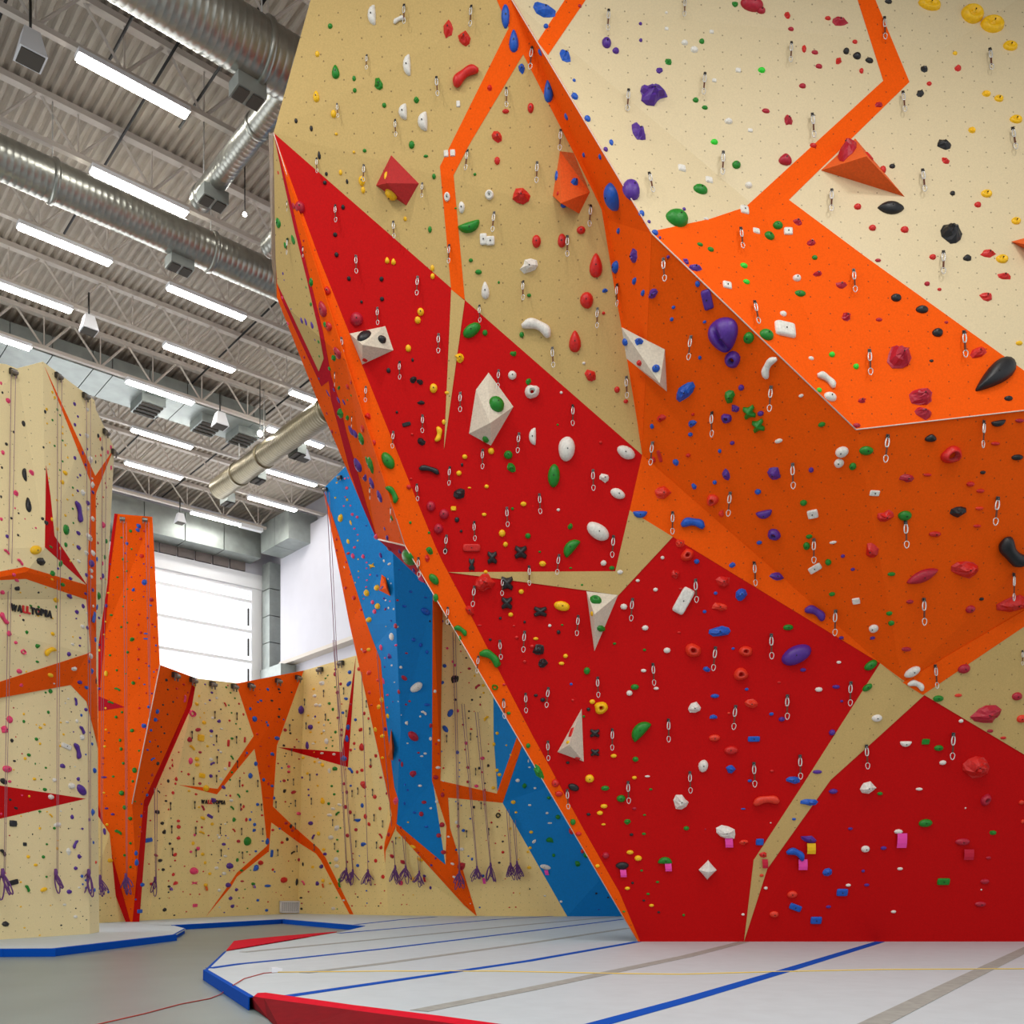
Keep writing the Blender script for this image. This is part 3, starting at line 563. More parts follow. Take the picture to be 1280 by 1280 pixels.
# ---------------------------------------------------------------- holds: x y w h colour [shape] [turn], measured in eight- or six-fold blow-ups of the walls
HOLDS = [
((300, 0, 3.5556, 'main'), """584 68 38 90 w m;708 90 52 42 w s 160;925 130 45 85 r t;998 172 58 72 r t;1180 73 38 108 b b;1217 183 42 102 b d;1000 340 118 100 r s -35;1252 305 30 52 b t;401 117 22 24 g b;344 241 20 28 y b;425 320 34 62 g d;507 349 17 26 g b;510 402 18 22 g b;616 374 38 56 g t;339 429 28 50 y d;416 507 26 38 y b;428 596 14 14 y b;249 537 15 24 k b;317 571 15 28 k b;641 468 20 24 g b;784 445 26 32 g t;740 290 36 96 w m;722 497 40 72 w m;810 540 46 86 w m;763 644 27 38 g b;826 694 22 14 g b;862 784 18 26 g b;554 670 18 18 g b;506 676 12 14 y b;352 690 14 40 k d;384 773 14 20 k b;377 812 18 20 k b;447 767 16 26 y b;476 807 12 24 k b;541 805 28 46 y b;547 845 18 34 y b;648 780 14 34 y b;672 862 46 52 y b;1110 392 26 32 r t;970 462 18 30 w c;1181 495 32 22 r b;1142 608 48 56 r t;1143 715 26 38 r b;1250 872 82 74 r t;916 683 22 32 w c;945 680 24 32 w c;920 875 28 44 w j;1108 866 40 46 w j;985 922 28 54 w b;1044 775 14 14 g b;958 926 12 10 g b;1021 1012 90 62 g m -105;1082 1063 32 52 w c;1113 1070 38 42 w c;844 1020 18 32 g b;734 973 16 22 y b;266 922 46 56 c b;238 915 12 30 c b;458 921 18 24 k b;423 1043 20 22 k b;429 1132 20 24 k b;484 1238 18 22 k b;629 1240 20 24 k b;654 1157 20 30 y d;682 1163 20 30 y d;855 1192 18 30 y b;856 1228 20 28 y b;1026 1157 20 18 g b;1060 1209 32 24 g b;1150 1255 10 14 g b;172 990 26 48 g d;238 1065 18 52 g d;213 1065 18 22 g t;203 1090 16 34 g d;316 1255 22 40 g t;193 1216 10 18 v;198 1245 8 12 v;172 768 10 24 r;283 1070 8 10 c;277 1242 8 14 g"""),
((620, 0, 3.5556, 'main'), """42 73 40 106 b b;214 48 108 58 b t 22;222 118 24 22 b b;198 232 20 34 b b;307 252 50 48 b t;372 28 18 16 c b;347 358 16 14 b b;234 402 42 108 b d;349 430 34 28 b b;314 518 20 32 b b;406 529 30 26 b b;154 480 28 46 r b;512 634 20 26 b b;487 665 22 20 v b;392 688 18 20 b b;464 696 20 24 b b;522 874 84 108 b b;600 848 76 82 v b;350 808 40 36 b t;270 780 18 44 b d;275 860 14 16 r b;300 914 26 22 b b;180 1073 40 58 r b;293 1070 38 62 r b;378 1023 40 36 r b;444 1180 58 108 r d;148 1182 86 68 w t;546 1026 22 24 b b;615 1137 50 64 v t;534 1187 42 46 b b;617 1249 30 26 b b;646 950 28 26 b b;680 986 16 14 v b;706 1035 32 24 b b;728 1058 14 14 v b;765 1142 16 16 v b;844 1163 26 28 v t;886 1192 64 36 v t;896 1262 24 30 b;836 930 16 14 v b;804 973 102 74 g b;908 843 66 40 g b;970 632 34 24 G b;1068 734 38 34 g b;826 748 36 28 w c;947 800 34 26 w c;1122 824 34 28 w b;934 973 26 12 w b;1104 934 38 34 w c;1157 1027 32 24 w c;1214 1050 46 36 g b;1252 1003 46 36 g b;906 1088 30 18 g b;953 1110 32 22 g b;1101 1182 36 24 G b;1112 1254 34 22 G b;1027 1268 40 30 w c;491 192 42 46 v b;532 227 32 28 v b;642 106 16 14 v b;643 180 16 16 v b;726 314 32 28 v t;766 275 32 28 g t;694 422 138 98 v K;632 592 66 84 v K;838 191 32 24 w b;880 222 38 28 w b;758 128 18 14 w c;757 57 14 12 w;958 142 20 16 w c;914 185 24 22 g b;1062 20 28 26 g t;1136 22 104 62 c b;1176 47 44 30 c b;1180 313 34 24 G b;1076 313 24 20 w c;970 358 20 16 w c;887 446 28 22 g b;928 479 28 18 g b;1033 540 38 26 w b;1199 494 36 20 c b;1130 580 22 16 w c"""),
((920, 0, 3.5556, 'main'), """228 69 30 30 r t;244 130 28 18 c b;408 82 28 18 r b;460 97 80 40 c t;528 187 24 18 r b;302 218 20 34 r;350 234 32 18 c b;368 296 32 20 c b;455 272 30 30 r t;489 229 28 28 k b;537 250 36 30 k b;592 270 38 24 k b;557 316 20 24 r;295 383 32 22 c b;232 536 40 44 c t;218 711 58 48 c d;343 648 32 22 r b;634 467 38 26 c t;495 672 86 92 c t;592 696 26 30 r c;653 755 28 32 r;677 8 34 20 k b;860 20 104 54 y j;1048 66 100 80 y j;1138 112 106 70 y j;1218 206 66 40 y j;973 238 22 16 y b;986 304 32 30 r t;836 308 32 30 k t;858 373 24 18 r;818 417 36 32 k t;1112 418 40 26 y j;1168 439 42 28 y j;1244 532 58 34 y j;1048 580 34 26 y j;924 644 66 46 k t;931 715 38 28 r t;694 740 28 20 k b;688 926 118 54 k L;540 920 34 26 r b;606 1014 34 26 r b;749 1022 38 28 r b;962 860 24 20 k;1074 911 32 24 r b;1113 862 50 32 y j;1244 983 42 30 y j;956 1040 98 88 k t;1120 1128 72 36 r t;1182 1152 56 36 y j;874 1143 32 24 r;1027 1147 38 28 k d;1193 1228 62 32 r t;631 1158 28 16 c;849 1262 26 20 c;274 988 46 34 c t;334 1080 42 34 c t;349 1146 28 22 g b;362 1218 46 30 c t;232 1029 40 32 w c;270 1237 38 30 w b;468 1268 54 34 c t"""),
((300, 320, 3.5556, 'main'), """540 204 14 16 k b;631 191 20 22 k b;518 281 58 62 c b;803 248 30 36 y b;790 285 28 34 y b;748 410 26 34 y b;660 509 20 26 k b;767 462 12 18 k;770 550 32 34 k t;800 560 30 28 k t;860 588 34 42 y b;920 608 22 16 y;906 738 18 24 y b;882 793 42 68 y s 100;805 652 38 22 k t;697 694 12 14 k;740 748 40 20 k c -15;765 792 14 12 r;806 825 38 36 k t;842 950 102 42 k s 15;1030 330 78 72 g b -35;1089 341 24 28 g b;976 453 46 46 y t;1140 660 68 66 g b;1092 815 24 34 g b;555 463 22 14 r c;552 357 56 48 k b -25;631 371 38 34 k b;1116 867 28 30 y b;1192 884 40 38 g b;1206 941 38 44 g t;999 892 24 22 y;973 965 24 24 y b;1020 1030 16 8 y;1096 1024 20 18 y;987 928 12 18 k;975 1057 54 50 k t;849 1112 40 46 c b;907 1147 44 46 c b;882 1212 42 46 c b;949 1122 24 20 y c;964 1172 22 26 k b;983 1223 14 14 k;1085 1149 22 16 y;1260 1102 28 22 y;1165 1232 30 34 y b;1211 1123 14 14 g;1215 434 32 24 g t;1210 530 38 40 w b;1090 153 36 78 w d;1252 350 22 28 g b;751 1027 24 24 r b;760 990 12 10 r;387 154 34 40 r d;368 235 34 72 c d;395 312 28 44 r d;433 430 26 56 c d;569 712 32 32 r t;546 766 20 32 r d;595 830 20 28 r;658 910 54 82 g b 60;678 1058 46 90 g s 62;757 1185 14 16 g;840 1230 12 14 g;494 562 14 12 r;478 580 14 24 r d;296 140 8 24 g;269 165 6 14 g;317 215 14 20 g;229 236 8 14 v;256 277 6 16 v;275 285 12 34 v d;294 292 12 44 v d;322 307 14 40 v d;335 372 8 20 v;351 381 12 20 g;307 387 6 8 v;354 445 10 16 g;378 305 14 30 g;417 453 24 30 g t;398 500 12 20 g;440 586 18 14 g;447 700 32 42 g t;478 719 18 20 g;494 620 6 12 g;478 640 6 10 g;438 640 10 34 v;462 650 8 30 v;418 595 8 20 v;391 610 6 40 v;540 810 28 54 g d;494 775 16 50 v d;512 790 18 40 v d;566 910 14 46 g d;582 928 34 72 g t;524 928 28 66 v d;558 985 28 28 v t;586 1008 22 52 v d;621 1067 22 56 v d;675 1165 12 26 g;643 1212 8 18 v;655 1252 18 22 v b;605 1248 28 24 p t;189 185 8 18 p;213 300 8 18 p;263 437 8 14 c;286 450 10 14 c;317 547 8 10 c;386 700 8 14 c;409 780 10 18 c;426 785 6 8 c;620 960 8 8 r;352 545 8 12 v"""),
((620, 320, 3.5556, 'main'), """403 197 60 76 r b;351 380 54 96 r d;420 531 54 54 r t;184 318 142 82 w s 25;113 349 28 26 g b;147 175 20 18 g;13 117 12 14 g;484 154 28 22 b t;478 254 16 16 r;391 476 16 14 w;538 594 26 30 r b;577 646 22 20 r b;144 558 26 32 g t;160 603 66 64 w r;290 607 14 14 w;161 802 34 76 w m;314 857 74 112 w b;578 873 82 64 w b 30;257 977 54 104 g b;481 986 44 46 w t;541 1056 66 50 w b 25;274 750 10 10 g;465 828 16 16 r;122 1101 26 22 y;74 1123 12 10 g;277 1128 16 14 w;330 1202 24 30 g t;142 1244 26 26 g b;26 1234 26 34 y;453 1224 100 84 w b 35;655 164 26 24 b;698 167 50 42 v t;789 228 18 16 b;781 281 18 18 b;927 293 18 14 b;894 124 24 30 b;939 194 44 90 v c;1013 352 136 154 v H;1051 460 74 76 v r;906 452 16 18 b;1123 364 50 52 g b;1201 352 64 48 g b;574 383 24 36 b b;635 380 42 34 b t;636 476 26 30 r t;711 500 36 34 b b;841 602 92 84 b t -35;1213 492 86 84 w s -50;735 720 46 34 r t;875 704 16 14 r;872 744 44 32 b t;864 793 22 20 b;693 757 18 24 b;1038 624 52 60 g t;1090 585 28 28 v;1063 678 38 40 v t;1024 722 48 46 v r;1126 694 54 58 g x;1166 754 54 56 g x;1176 700 30 24 v;1256 822 38 20 w b;1050 831 22 18 v;994 867 16 20 b;727 890 16 56 r c;700 905 18 30 r;799 917 28 34 b t;854 886 22 18 r;1023 972 34 56 v t;972 1006 20 20 b;1236 966 58 58 v t;1164 1048 30 26 b;880 1024 24 30 b t;740 1052 82 60 o t;962 1085 58 52 o r;1002 1145 30 34 o t;1193 1150 62 50 v m -90;1236 1238 58 54 v r;1170 1274 26 18 b;640 1150 60 38 b m -90;875 1188 108 66 b s 8"""),
((920, 320, 3.5556, 'main'), """283 168 56 28 g b;467 130 48 34 c t;209 258 32 24 w b;217 328 92 62 w c;490 271 44 42 c t;635 284 32 18 c;711 187 48 34 k b;826 239 58 34 k b;895 342 50 38 k b;934 296 20 14 c;904 149 20 14 r;1112 182 62 40 r t;1258 388 32 20 y;333 456 26 18 w;426 439 30 26 G b;533 492 28 26 G b;723 453 112 110 c t;868 467 22 14 k;1076 430 68 58 r t -30;1150 532 196 150 k D -38;1210 634 42 24 k b;821 627 106 76 c t;832 700 80 62 c t;400 553 80 64 w s 32;369 597 24 22 G b;418 627 56 40 w b;560 643 40 28 c t;535 754 38 22 c;289 621 24 16 w;381 749 36 24 g b;471 871 62 48 w b;458 921 46 40 w b;519 935 34 32 g b;334 951 24 24 v;300 1097 34 28 g b;341 1147 48 38 w c;325 1247 32 20 g;431 1273 34 14 w;579 865 64 42 g b;866 809 52 36 k d;957 884 92 86 r r;1166 745 60 32 k m -105;1250 895 52 28 k b;1260 732 40 20 c;1153 834 42 18 r;1097 962 26 18 k;759 987 66 40 c t;851 973 38 16 r;1042 1014 38 26 r;1086 1044 38 20 r;616 1054 44 26 w c;987 1136 74 56 k t;1082 1122 38 18 o;664 1156 76 62 r t;750 1154 62 46 g b;1072 1200 36 16 r;884 1236 54 26 r"""),
((300, 620, 3.5556, 'main'), """1030 230 80 34 r c;914 241 22 26 k t;1030 305 26 58 k x;1121 274 44 58 k x;1248 250 56 60 k x;1187 388 54 62 k x;1186 476 50 56 k x;1085 385 100 86 r t;1022 508 44 46 r t;1180 215 22 24 y;1092 338 20 18 y;1250 425 24 22 y;1203 527 22 20 y b;1157 543 14 14 k;1265 560 12 14 k;1065 575 22 8 r;1112 638 14 12 k;1217 577 14 8 r;1230 628 18 14 r;1265 735 18 14 r;843 243 36 38 g t;832 277 26 36 r t;862 370 40 56 g b 50;752 272 66 92 g b 58;870 452 26 40 g;982 597 58 52 g s 35;978 632 14 28 g;1114 717 98 74 g s 38;1133 850 32 26 g r;1174 838 18 14 r;1194 965 20 16 g;806 365 30 44 p t;774 330 20 22 v"""),
((620, 620, 3.5556, 'main'), """329 226 64 82 g m 40;207 301 32 26 y b;42 216 22 20 y;194 248 12 10 g;478 298 28 26 w b;515 320 26 20 g;551 338 30 22 w b;332 320 14 8 g;382 395 14 12 g;443 461 52 38 g r;427 523 14 22 y;466 589 36 30 g b;293 489 72 44 y b 15;197 514 60 46 k x;568 492 32 28 w b;740 274 18 16 w;630 376 20 14 w;709 416 22 18 w;663 586 30 24 w b;760 686 32 26 w b;656 776 26 16 w;712 855 24 14 w;593 876 28 26 w b;617 849 38 26 g b;660 684 16 12 g;527 656 16 12 g;239 576 16 14 w;294 573 12 8 g;278 605 18 20 k;127 560 12 12 k;18 543 12 12 k;79 577 14 8 r;93 630 22 16 r;177 634 24 14 y;190 683 58 48 k t;208 743 48 42 k t;160 668 22 16 r;309 711 22 20 y;291 744 26 16 y;10 745 24 26 g;404 777 30 34 g b;177 886 20 14 k;208 906 24 20 k;334 836 14 12 b;341 907 14 12 r;428 914 26 22 y b;467 941 62 58 y r;411 948 18 18 k;390 980 12 12 g;439 1054 44 38 k x;440 1140 40 32 k x;637 1039 82 86 g m 42;335 1050 14 44 r c;320 1095 14 16 y;362 1166 24 16 r;319 1185 18 14 k;523 1155 28 18 y;620 1170 28 24 g b;416 1256 40 36 y b;615 1252 22 16 y;673 1246 24 10 w;833 466 84 108 w c -62;850 262 58 58 o r;818 210 40 38 o t;892 291 26 24 b;797 347 40 42 r t;1009 380 68 52 r t;976 432 18 16 b;1089 438 56 56 b t;994 492 70 38 o t;927 514 18 16 b;994 602 98 50 b t;876 686 72 64 o r;1054 678 16 12 b;1110 690 64 48 o r;936 770 34 26 b t;1088 792 66 58 o r;1114 859 18 14 b;973 889 40 20 b;966 982 36 22 b t;1135 922 62 44 o t;1224 969 22 16 b;1270 992 30 22 v;882 941 58 54 w t;971 1075 52 30 o b;1045 1130 64 38 r b;1146 1080 54 24 b c;921 1200 44 56 w b;1043 1214 46 40 b t;1128 1266 20 14 b;1258 828 18 10 r;1035 965 16 10 o;820 412 18 10 r;813 606 18 10 r;1226 1222 20 12 r;1050 307 32 28 b t;1248 357 66 46 v t 15;1170 208 30 26 b"""),
((920, 620, 3.5556, 'main'), """352 518 96 74 v s 30;468 630 24 16 v;607 631 24 14 v;612 589 44 36 w b;534 467 36 28 w c;427 436 30 20 g b;681 522 30 20 g;690 565 30 24 g;691 347 36 20 g b;519 326 20 14 v;475 267 20 16 v;410 294 30 30 g b;314 222 32 34 g b;325 180 32 20 g;351 322 52 46 w c -20;431 208 34 18 w;604 242 64 70 r t;828 356 128 80 c L -29;1018 325 130 86 r t;1225 250 160 135 k s 40;1230 480 130 90 r t -20;1091 458 22 16 k;1041 503 42 36 c b;773 470 34 20 c;757 681 46 22 c b;783 782 60 58 w b -35;800 840 78 52 w s 22;1012 768 58 44 c b;898 900 50 30 g b;987 886 38 18 o;1248 890 48 38 c b;1113 970 148 84 c t;1268 990 46 36 o;1000 1000 22 18 w;1128 1044 34 18 c;1187 1075 32 16 r;599 752 54 50 g b -35;584 851 44 38 g b -35;626 987 50 34 w b;368 860 34 22 w b;445 848 36 18 v;470 912 14 12 v;457 739 22 14 w;268 706 120 106 v b -25;298 773 28 18 v;232 584 46 26 g b;204 992 30 24 v b;157 968 18 12 b;427 1051 30 28 v;361 1226 48 20 v b;754 1103 50 28 w m -90;843 1092 36 26 g c;901 1120 42 26 g b;919 1185 32 22 w;1067 1205 124 100 r t;193 828 16 8 r;255 1262 66 36 b t;883 169 54 26 r d"""),
((620, 920, 3.5556, 'main'), """345 228 50 36 k b 20;485 232 38 24 g b;556 278 40 32 g b;480 312 32 20 y;462 342 28 20 y;411 348 20 14 k;478 393 20 10 y;584 381 32 28 g t;660 351 14 8 g;688 237 16 10 g;602 438 18 14 k;657 435 20 12 g;596 517 32 20 y b;632 543 34 26 y;488 530 32 30 c b;561 576 60 34 k b;752 552 60 36 g m 92;647 598 14 10 g;607 653 14 12 k;584 677 24 16 y;718 649 16 10 g;676 702 16 10 g;657 731 14 10 k;691 753 22 14 y;723 783 14 10 k;834 796 12 12 g;846 410 26 20 g b;819 294 74 66 w t;1022 427 96 58 w t 10;940 594 80 86 w X;1200 285 124 60 o s -5;1100 472 44 26 o t;1172 471 36 30 b c;1187 527 46 30 r t;1180 619 22 16 o;1199 676 18 14 w;1098 793 16 12 w;1236 792 42 28 o b;1099 324 22 8 b;614 186 22 16 y;264 210 36 36 r b;280 257 38 28 r b;342 382 26 30 g b;336 422 26 32 r;367 434 30 20 r;400 528 24 30 g;384 512 16 20 r;451 577 22 18 y;568 780 16 10 g;143 43 22 24 g;1228 155 22 10 r;930 414 8 8 c;615 322 20 14 c;190 160 26 90 g t 60"""),
((920, 920, 3.5556, 'main'), """324 293 82 36 b t;257 369 22 14 b;432 246 42 24 v;585 230 78 58 w t;640 256 26 16 g;814 236 32 14 w;1110 284 48 56 c r;1268 295 24 22 o;1274 380 16 20 o;842 387 62 36 g b;1142 430 32 22 g t;722 425 40 22 w b;1007 470 68 32 c b;508 412 22 14 v;656 498 28 18 v;575 502 38 30 w b;729 590 26 14 w;565 600 16 14 v;581 662 24 14 v;499 663 24 14 w;411 759 24 14 v;406 605 44 38 b t;472 695 50 32 b c;356 819 50 32 b c;264 762 58 28 b c 20;250 704 46 32 o b;168 791 44 28 o b;324 459 86 32 v t 10;266 522 90 54 b s 25;922 647 56 30 g c;1122 541 24 14 c;1106 646 42 24 c;1086 747 52 24 c;700 781 24 14 w;1090 683 8 8 w;1020 320 8 8 w;154 386 8 6 w"""),
((0, 440, 6.4, ''), """8 250 20 30 p;19 325 16 22 k;63 390 40 42 p;187 573 32 48 k b;108 640 16 22 k;50 737 26 26 k;22 805 30 38 p;15 925 18 22 k;192 978 40 105 k m;252 965 46 44 p t;126 1130 48 54 p t;225 1222 48 118 k d;120 1250 14 16 p;8 1158 18 24 k;348 763 18 20 k;358 938 12 14 k;360 478 20 32 k;372 458 20 24 y;418 323 20 24 y;437 365 20 26 y;458 462 18 26 g;480 506 16 18 g;419 545 18 20 g;376 572 16 16 y;500 600 16 18 y;500 652 16 18 y;500 708 16 16 g;522 745 16 18 y;436 751 18 18 g;397 725 12 14 y;541 845 16 16 y;500 875 16 18 g;395 897 12 18 y;478 945 14 16 g;520 968 44 36 y b;496 1042 36 34 y;392 1010 12 16 y;581 1085 18 18 g;581 1145 18 18 y;538 1180 22 14 y;456 1187 22 18 y;581 1254 18 18 g;595 416 26 32 v;622 516 18 22 v;598 582 22 30 v;640 663 16 20 v;697 776 16 20 v;598 848 24 32 v;660 808 18 36 v;682 902 24 24 v;640 985 20 22 v;620 1003 20 14 v;620 1110 24 20 v;740 1122 28 28 v;700 1208 34 40 v;697 460 28 32 w;692 670 36 36 w;722 860 46 60 w t;738 1062 38 60 w t;660 1125 40 48 w t;736 1012 18 16 w;784 670 20 36 k;801 697 18 32 o;815 773 22 38 k;806 826 16 22 o;764 832 10 18 r;765 880 12 30 k;886 762 18 36 p;862 802 18 34 p;888 926 16 40 p;910 912 8 16 k;875 1015 8 16 c;842 1050 10 18 c;850 1083 10 20 c;825 1162 12 14 r;780 1215 12 16 c;772 1175 8 16 c;768 1235 10 18 k"""),
((0, 620, 6.4, ''), """10 185 26 28 p;90 178 20 20 k;340 182 28 26 k;370 215 36 46 k t;56 323 28 32 v;144 313 20 20 k;148 138 16 16 k;200 183 12 12 p;286 256 18 16 p;285 432 90 86 y b -40;52 445 56 34 p s 25;160 527 58 46 p s 35;326 524 76 70 k t;110 630 30 30 p;134 674 40 26 p;138 740 44 44 k t;18 770 36 36 p;308 772 16 18 k;445 832 50 42 y;163 772 14 14 y;366 732 14 14 y;415 665 28 18 y;420 620 40 46 g t;500 708 38 32 g;484 540 28 56 g;405 407 38 18 g;464 580 20 18 v;562 660 32 26 v;683 780 28 22 v;740 752 24 30 v;557 802 58 38 v t;664 882 34 40 v t;614 928 38 38 v t;610 980 14 14 v;450 888 18 28 g;246 878 28 16 g;308 888 22 20 g;28 980 70 90 p s 50;72 1100 44 46 p t;214 1090 32 34 g t;420 1103 32 32 y;186 992 20 20 k;304 955 22 24 y;420 978 16 14 y;160 958 12 14 p;125 1173 30 28 p;300 1200 38 42 g t;186 1247 48 46 p r;395 1240 86 88 y s -45;640 1135 22 18 v;638 1198 20 18 v;580 1187 26 22 w;550 1265 32 40 v;660 1045 40 32 w;698 1055 24 32 v;692 935 12 20 w;583 1127 14 12 y;625 128 70 165 v s 72;582 100 18 22 g;522 155 22 20 y;586 216 16 18 g;526 270 52 82 g b;545 250 14 14 k;625 297 40 32 v;626 412 38 36 v;628 522 30 28 w;588 505 10 12 k;525 390 28 40 g;585 390 14 14 y;458 265 20 34 y;414 187 22 34 y;480 420 16 26 y;560 520 14 20 y;690 632 28 32 v;728 540 48 62 v;740 182 36 46 w t;712 330 66 54 w t;690 455 40 46 w t;742 457 44 46 w t;728 597 30 32 w;728 646 28 30 w;744 880 18 24 w;775 505 16 40 b;776 890 16 50 b;752 970 26 88 b c;760 1150 24 46 b;826 232 38 54 p t;850 362 20 40 g;838 490 20 38 g;820 540 16 34 p;822 640 22 44 v;805 660 16 18 p;790 800 36 64 g t;782 375 16 24 c;791 975 22 20 v;845 665 12 18 y;850 878 24 32 v;882 545 12 14 v;700 100 26 30 w;702 55 32 38 v;775 300 8 12 k;1045 280 28 28 g;1110 240 38 34 b t;1102 272 38 34 b t;1153 280 24 22 r;1125 342 26 24 r;972 332 24 16 g;1015 380 28 30 b t;1052 424 18 18 g;1134 480 38 34 r b;1092 472 12 10 v;1186 402 18 26 c;1003 458 14 14 v;983 505 18 26 g;1020 522 10 10 g;1090 514 12 10 r;1150 543 14 12 v;1172 563 14 12 r;1212 572 14 14 v;1014 600 18 16 g;1120 636 16 14 r;1052 648 12 10 v;940 650 22 16 g;1156 690 48 54 b t;1067 750 30 34 b t;1020 745 16 14 g;1152 764 14 12 r;1058 833 14 12 g;994 805 14 14 g;1210 828 38 36 c d;1205 876 26 14 b;1148 806 14 12 v;985 884 18 14 g;1115 945 16 16 r;1180 975 16 16 v;890 952 30 18 g;905 790 12 10 c;866 775 22 16 y;1018 1013 18 18 g;970 1048 20 18 g;1107 1030 18 22 r;1126 1092 24 24 r;1218 1026 20 18 r;1168 1101 36 12 b c;1166 1142 36 12 b c;1056 1147 40 36 g t;1232 1132 20 18 r;1240 1046 14 12 v;1020 1250 26 24 g;1110 1225 22 22 r;1248 1196 16 18 b;1245 1242 14 14 r;845 1005 16 16 y;878 1080 14 14 c;833 1108 18 16 y;852 1142 14 10 c;793 1190 20 24 v;795 1235 18 24 y"""),
((0, 800, 6.4, ''), """298 174 30 20 g;152 250 44 40 p b;210 252 14 18 y;86 293 14 12 c;168 360 38 34 p t;400 280 50 38 y b;430 348 20 16 w;590 230 50 44 w t;518 243 14 10 c;636 338 46 34 v b;694 380 40 34 b t;608 122 12 10 k;720 128 44 46 w;710 172 20 36 v;732 248 34 58 b t;765 330 18 56 k;778 366 20 18 y;795 390 20 22 v;848 268 32 48 y b;940 394 54 30 g s 25;886 500 56 26 g s 15;845 546 20 20 y;880 122 22 20 g;1066 344 34 32 g b;934 242 20 22 g;1006 270 14 12 g;1105 155 24 22 r;1168 186 22 12 r;1190 207 16 16 b;1255 237 20 18 r;1232 255 14 16 b;1228 300 12 12 r;1114 305 14 14 v;1096 238 12 12 g;1155 355 22 12 b;1215 428 16 16 v;1170 424 16 16 r;1114 545 22 18 r;1188 535 24 26 b;1258 572 26 42 b;1242 638 28 34 b;976 578 22 20 g;928 617 28 24 g;1152 687 42 36 b t;1166 708 14 16 r;1207 722 20 22 b;1056 724 36 32 g b;1190 745 12 14 r;848 717 22 16 y;870 741 20 14 c;838 852 26 20 y;960 802 24 28 g;968 872 26 32 g;838 805 12 12 k;826 944 22 16 c;824 990 22 14 c;986 986 24 26 g;1076 1042 40 48 g b;1062 1130 22 24 g;972 1224 48 44 g b;906 1092 24 20 g;832 1098 50 18 v;1198 813 14 18 b;1264 850 14 20 k;1244 800 12 12 r;1118 798 16 14 r;1112 886 18 18 g;1180 880 20 16 v;1262 988 24 32 k;1216 1080 18 26 c;1190 1145 12 14 v;1176 1240 18 26 b;1166 1185 10 14 c;1142 1215 8 22 c;830 1222 24 16 y;852 1246 14 12 r;402 410 32 38 g b;364 420 18 18 g;498 408 12 12 k;604 493 34 70 v s 80;686 557 28 30 v;650 602 18 26 b;570 575 10 12 k;546 470 18 18 w;522 506 14 14 w;108 542 12 14 c;190 592 18 22 y;76 636 48 64 p b;36 716 60 66 p t;190 652 22 28 g;386 578 22 28 g;290 678 12 12 y;355 676 22 18 y;322 702 30 22 y;486 660 18 14 y;508 755 18 20 y;537 657 30 18 w;614 648 24 34 w;655 720 44 70 v s 60;656 780 38 48 w b;588 735 12 12 v;530 852 80 52 w c 15;480 848 16 20 y;616 888 54 140 v s 75;736 832 22 26 b;686 916 14 14 b;720 742 14 16 v;738 775 12 12 k;94 804 26 34 k;126 775 10 12 r;290 793 28 28 g;319 830 20 22 y;176 910 12 14 c;230 920 32 28 g;200 948 24 26 y;115 968 26 18 k;56 1032 76 56 p b;366 1022 20 18 g;282 990 10 20 g;110 1038 12 12 y;28 1130 60 52 k t;76 1132 28 24 p;274 1112 30 24 y;330 1116 18 14 g;500 1008 42 40 v t;518 1104 12 12 k;600 1013 18 10 w;560 1013 8 10 k;754 1044 36 46 b b;435 1120 40 36 w t;570 1168 54 54 w b;626 1112 32 36 v t;650 1200 70 92 v b 55;358 1196 34 28 g;706 1130 10 14 v;174 1243 20 16 p;232 1250 20 22 y;405 1256 48 44 w b"""),
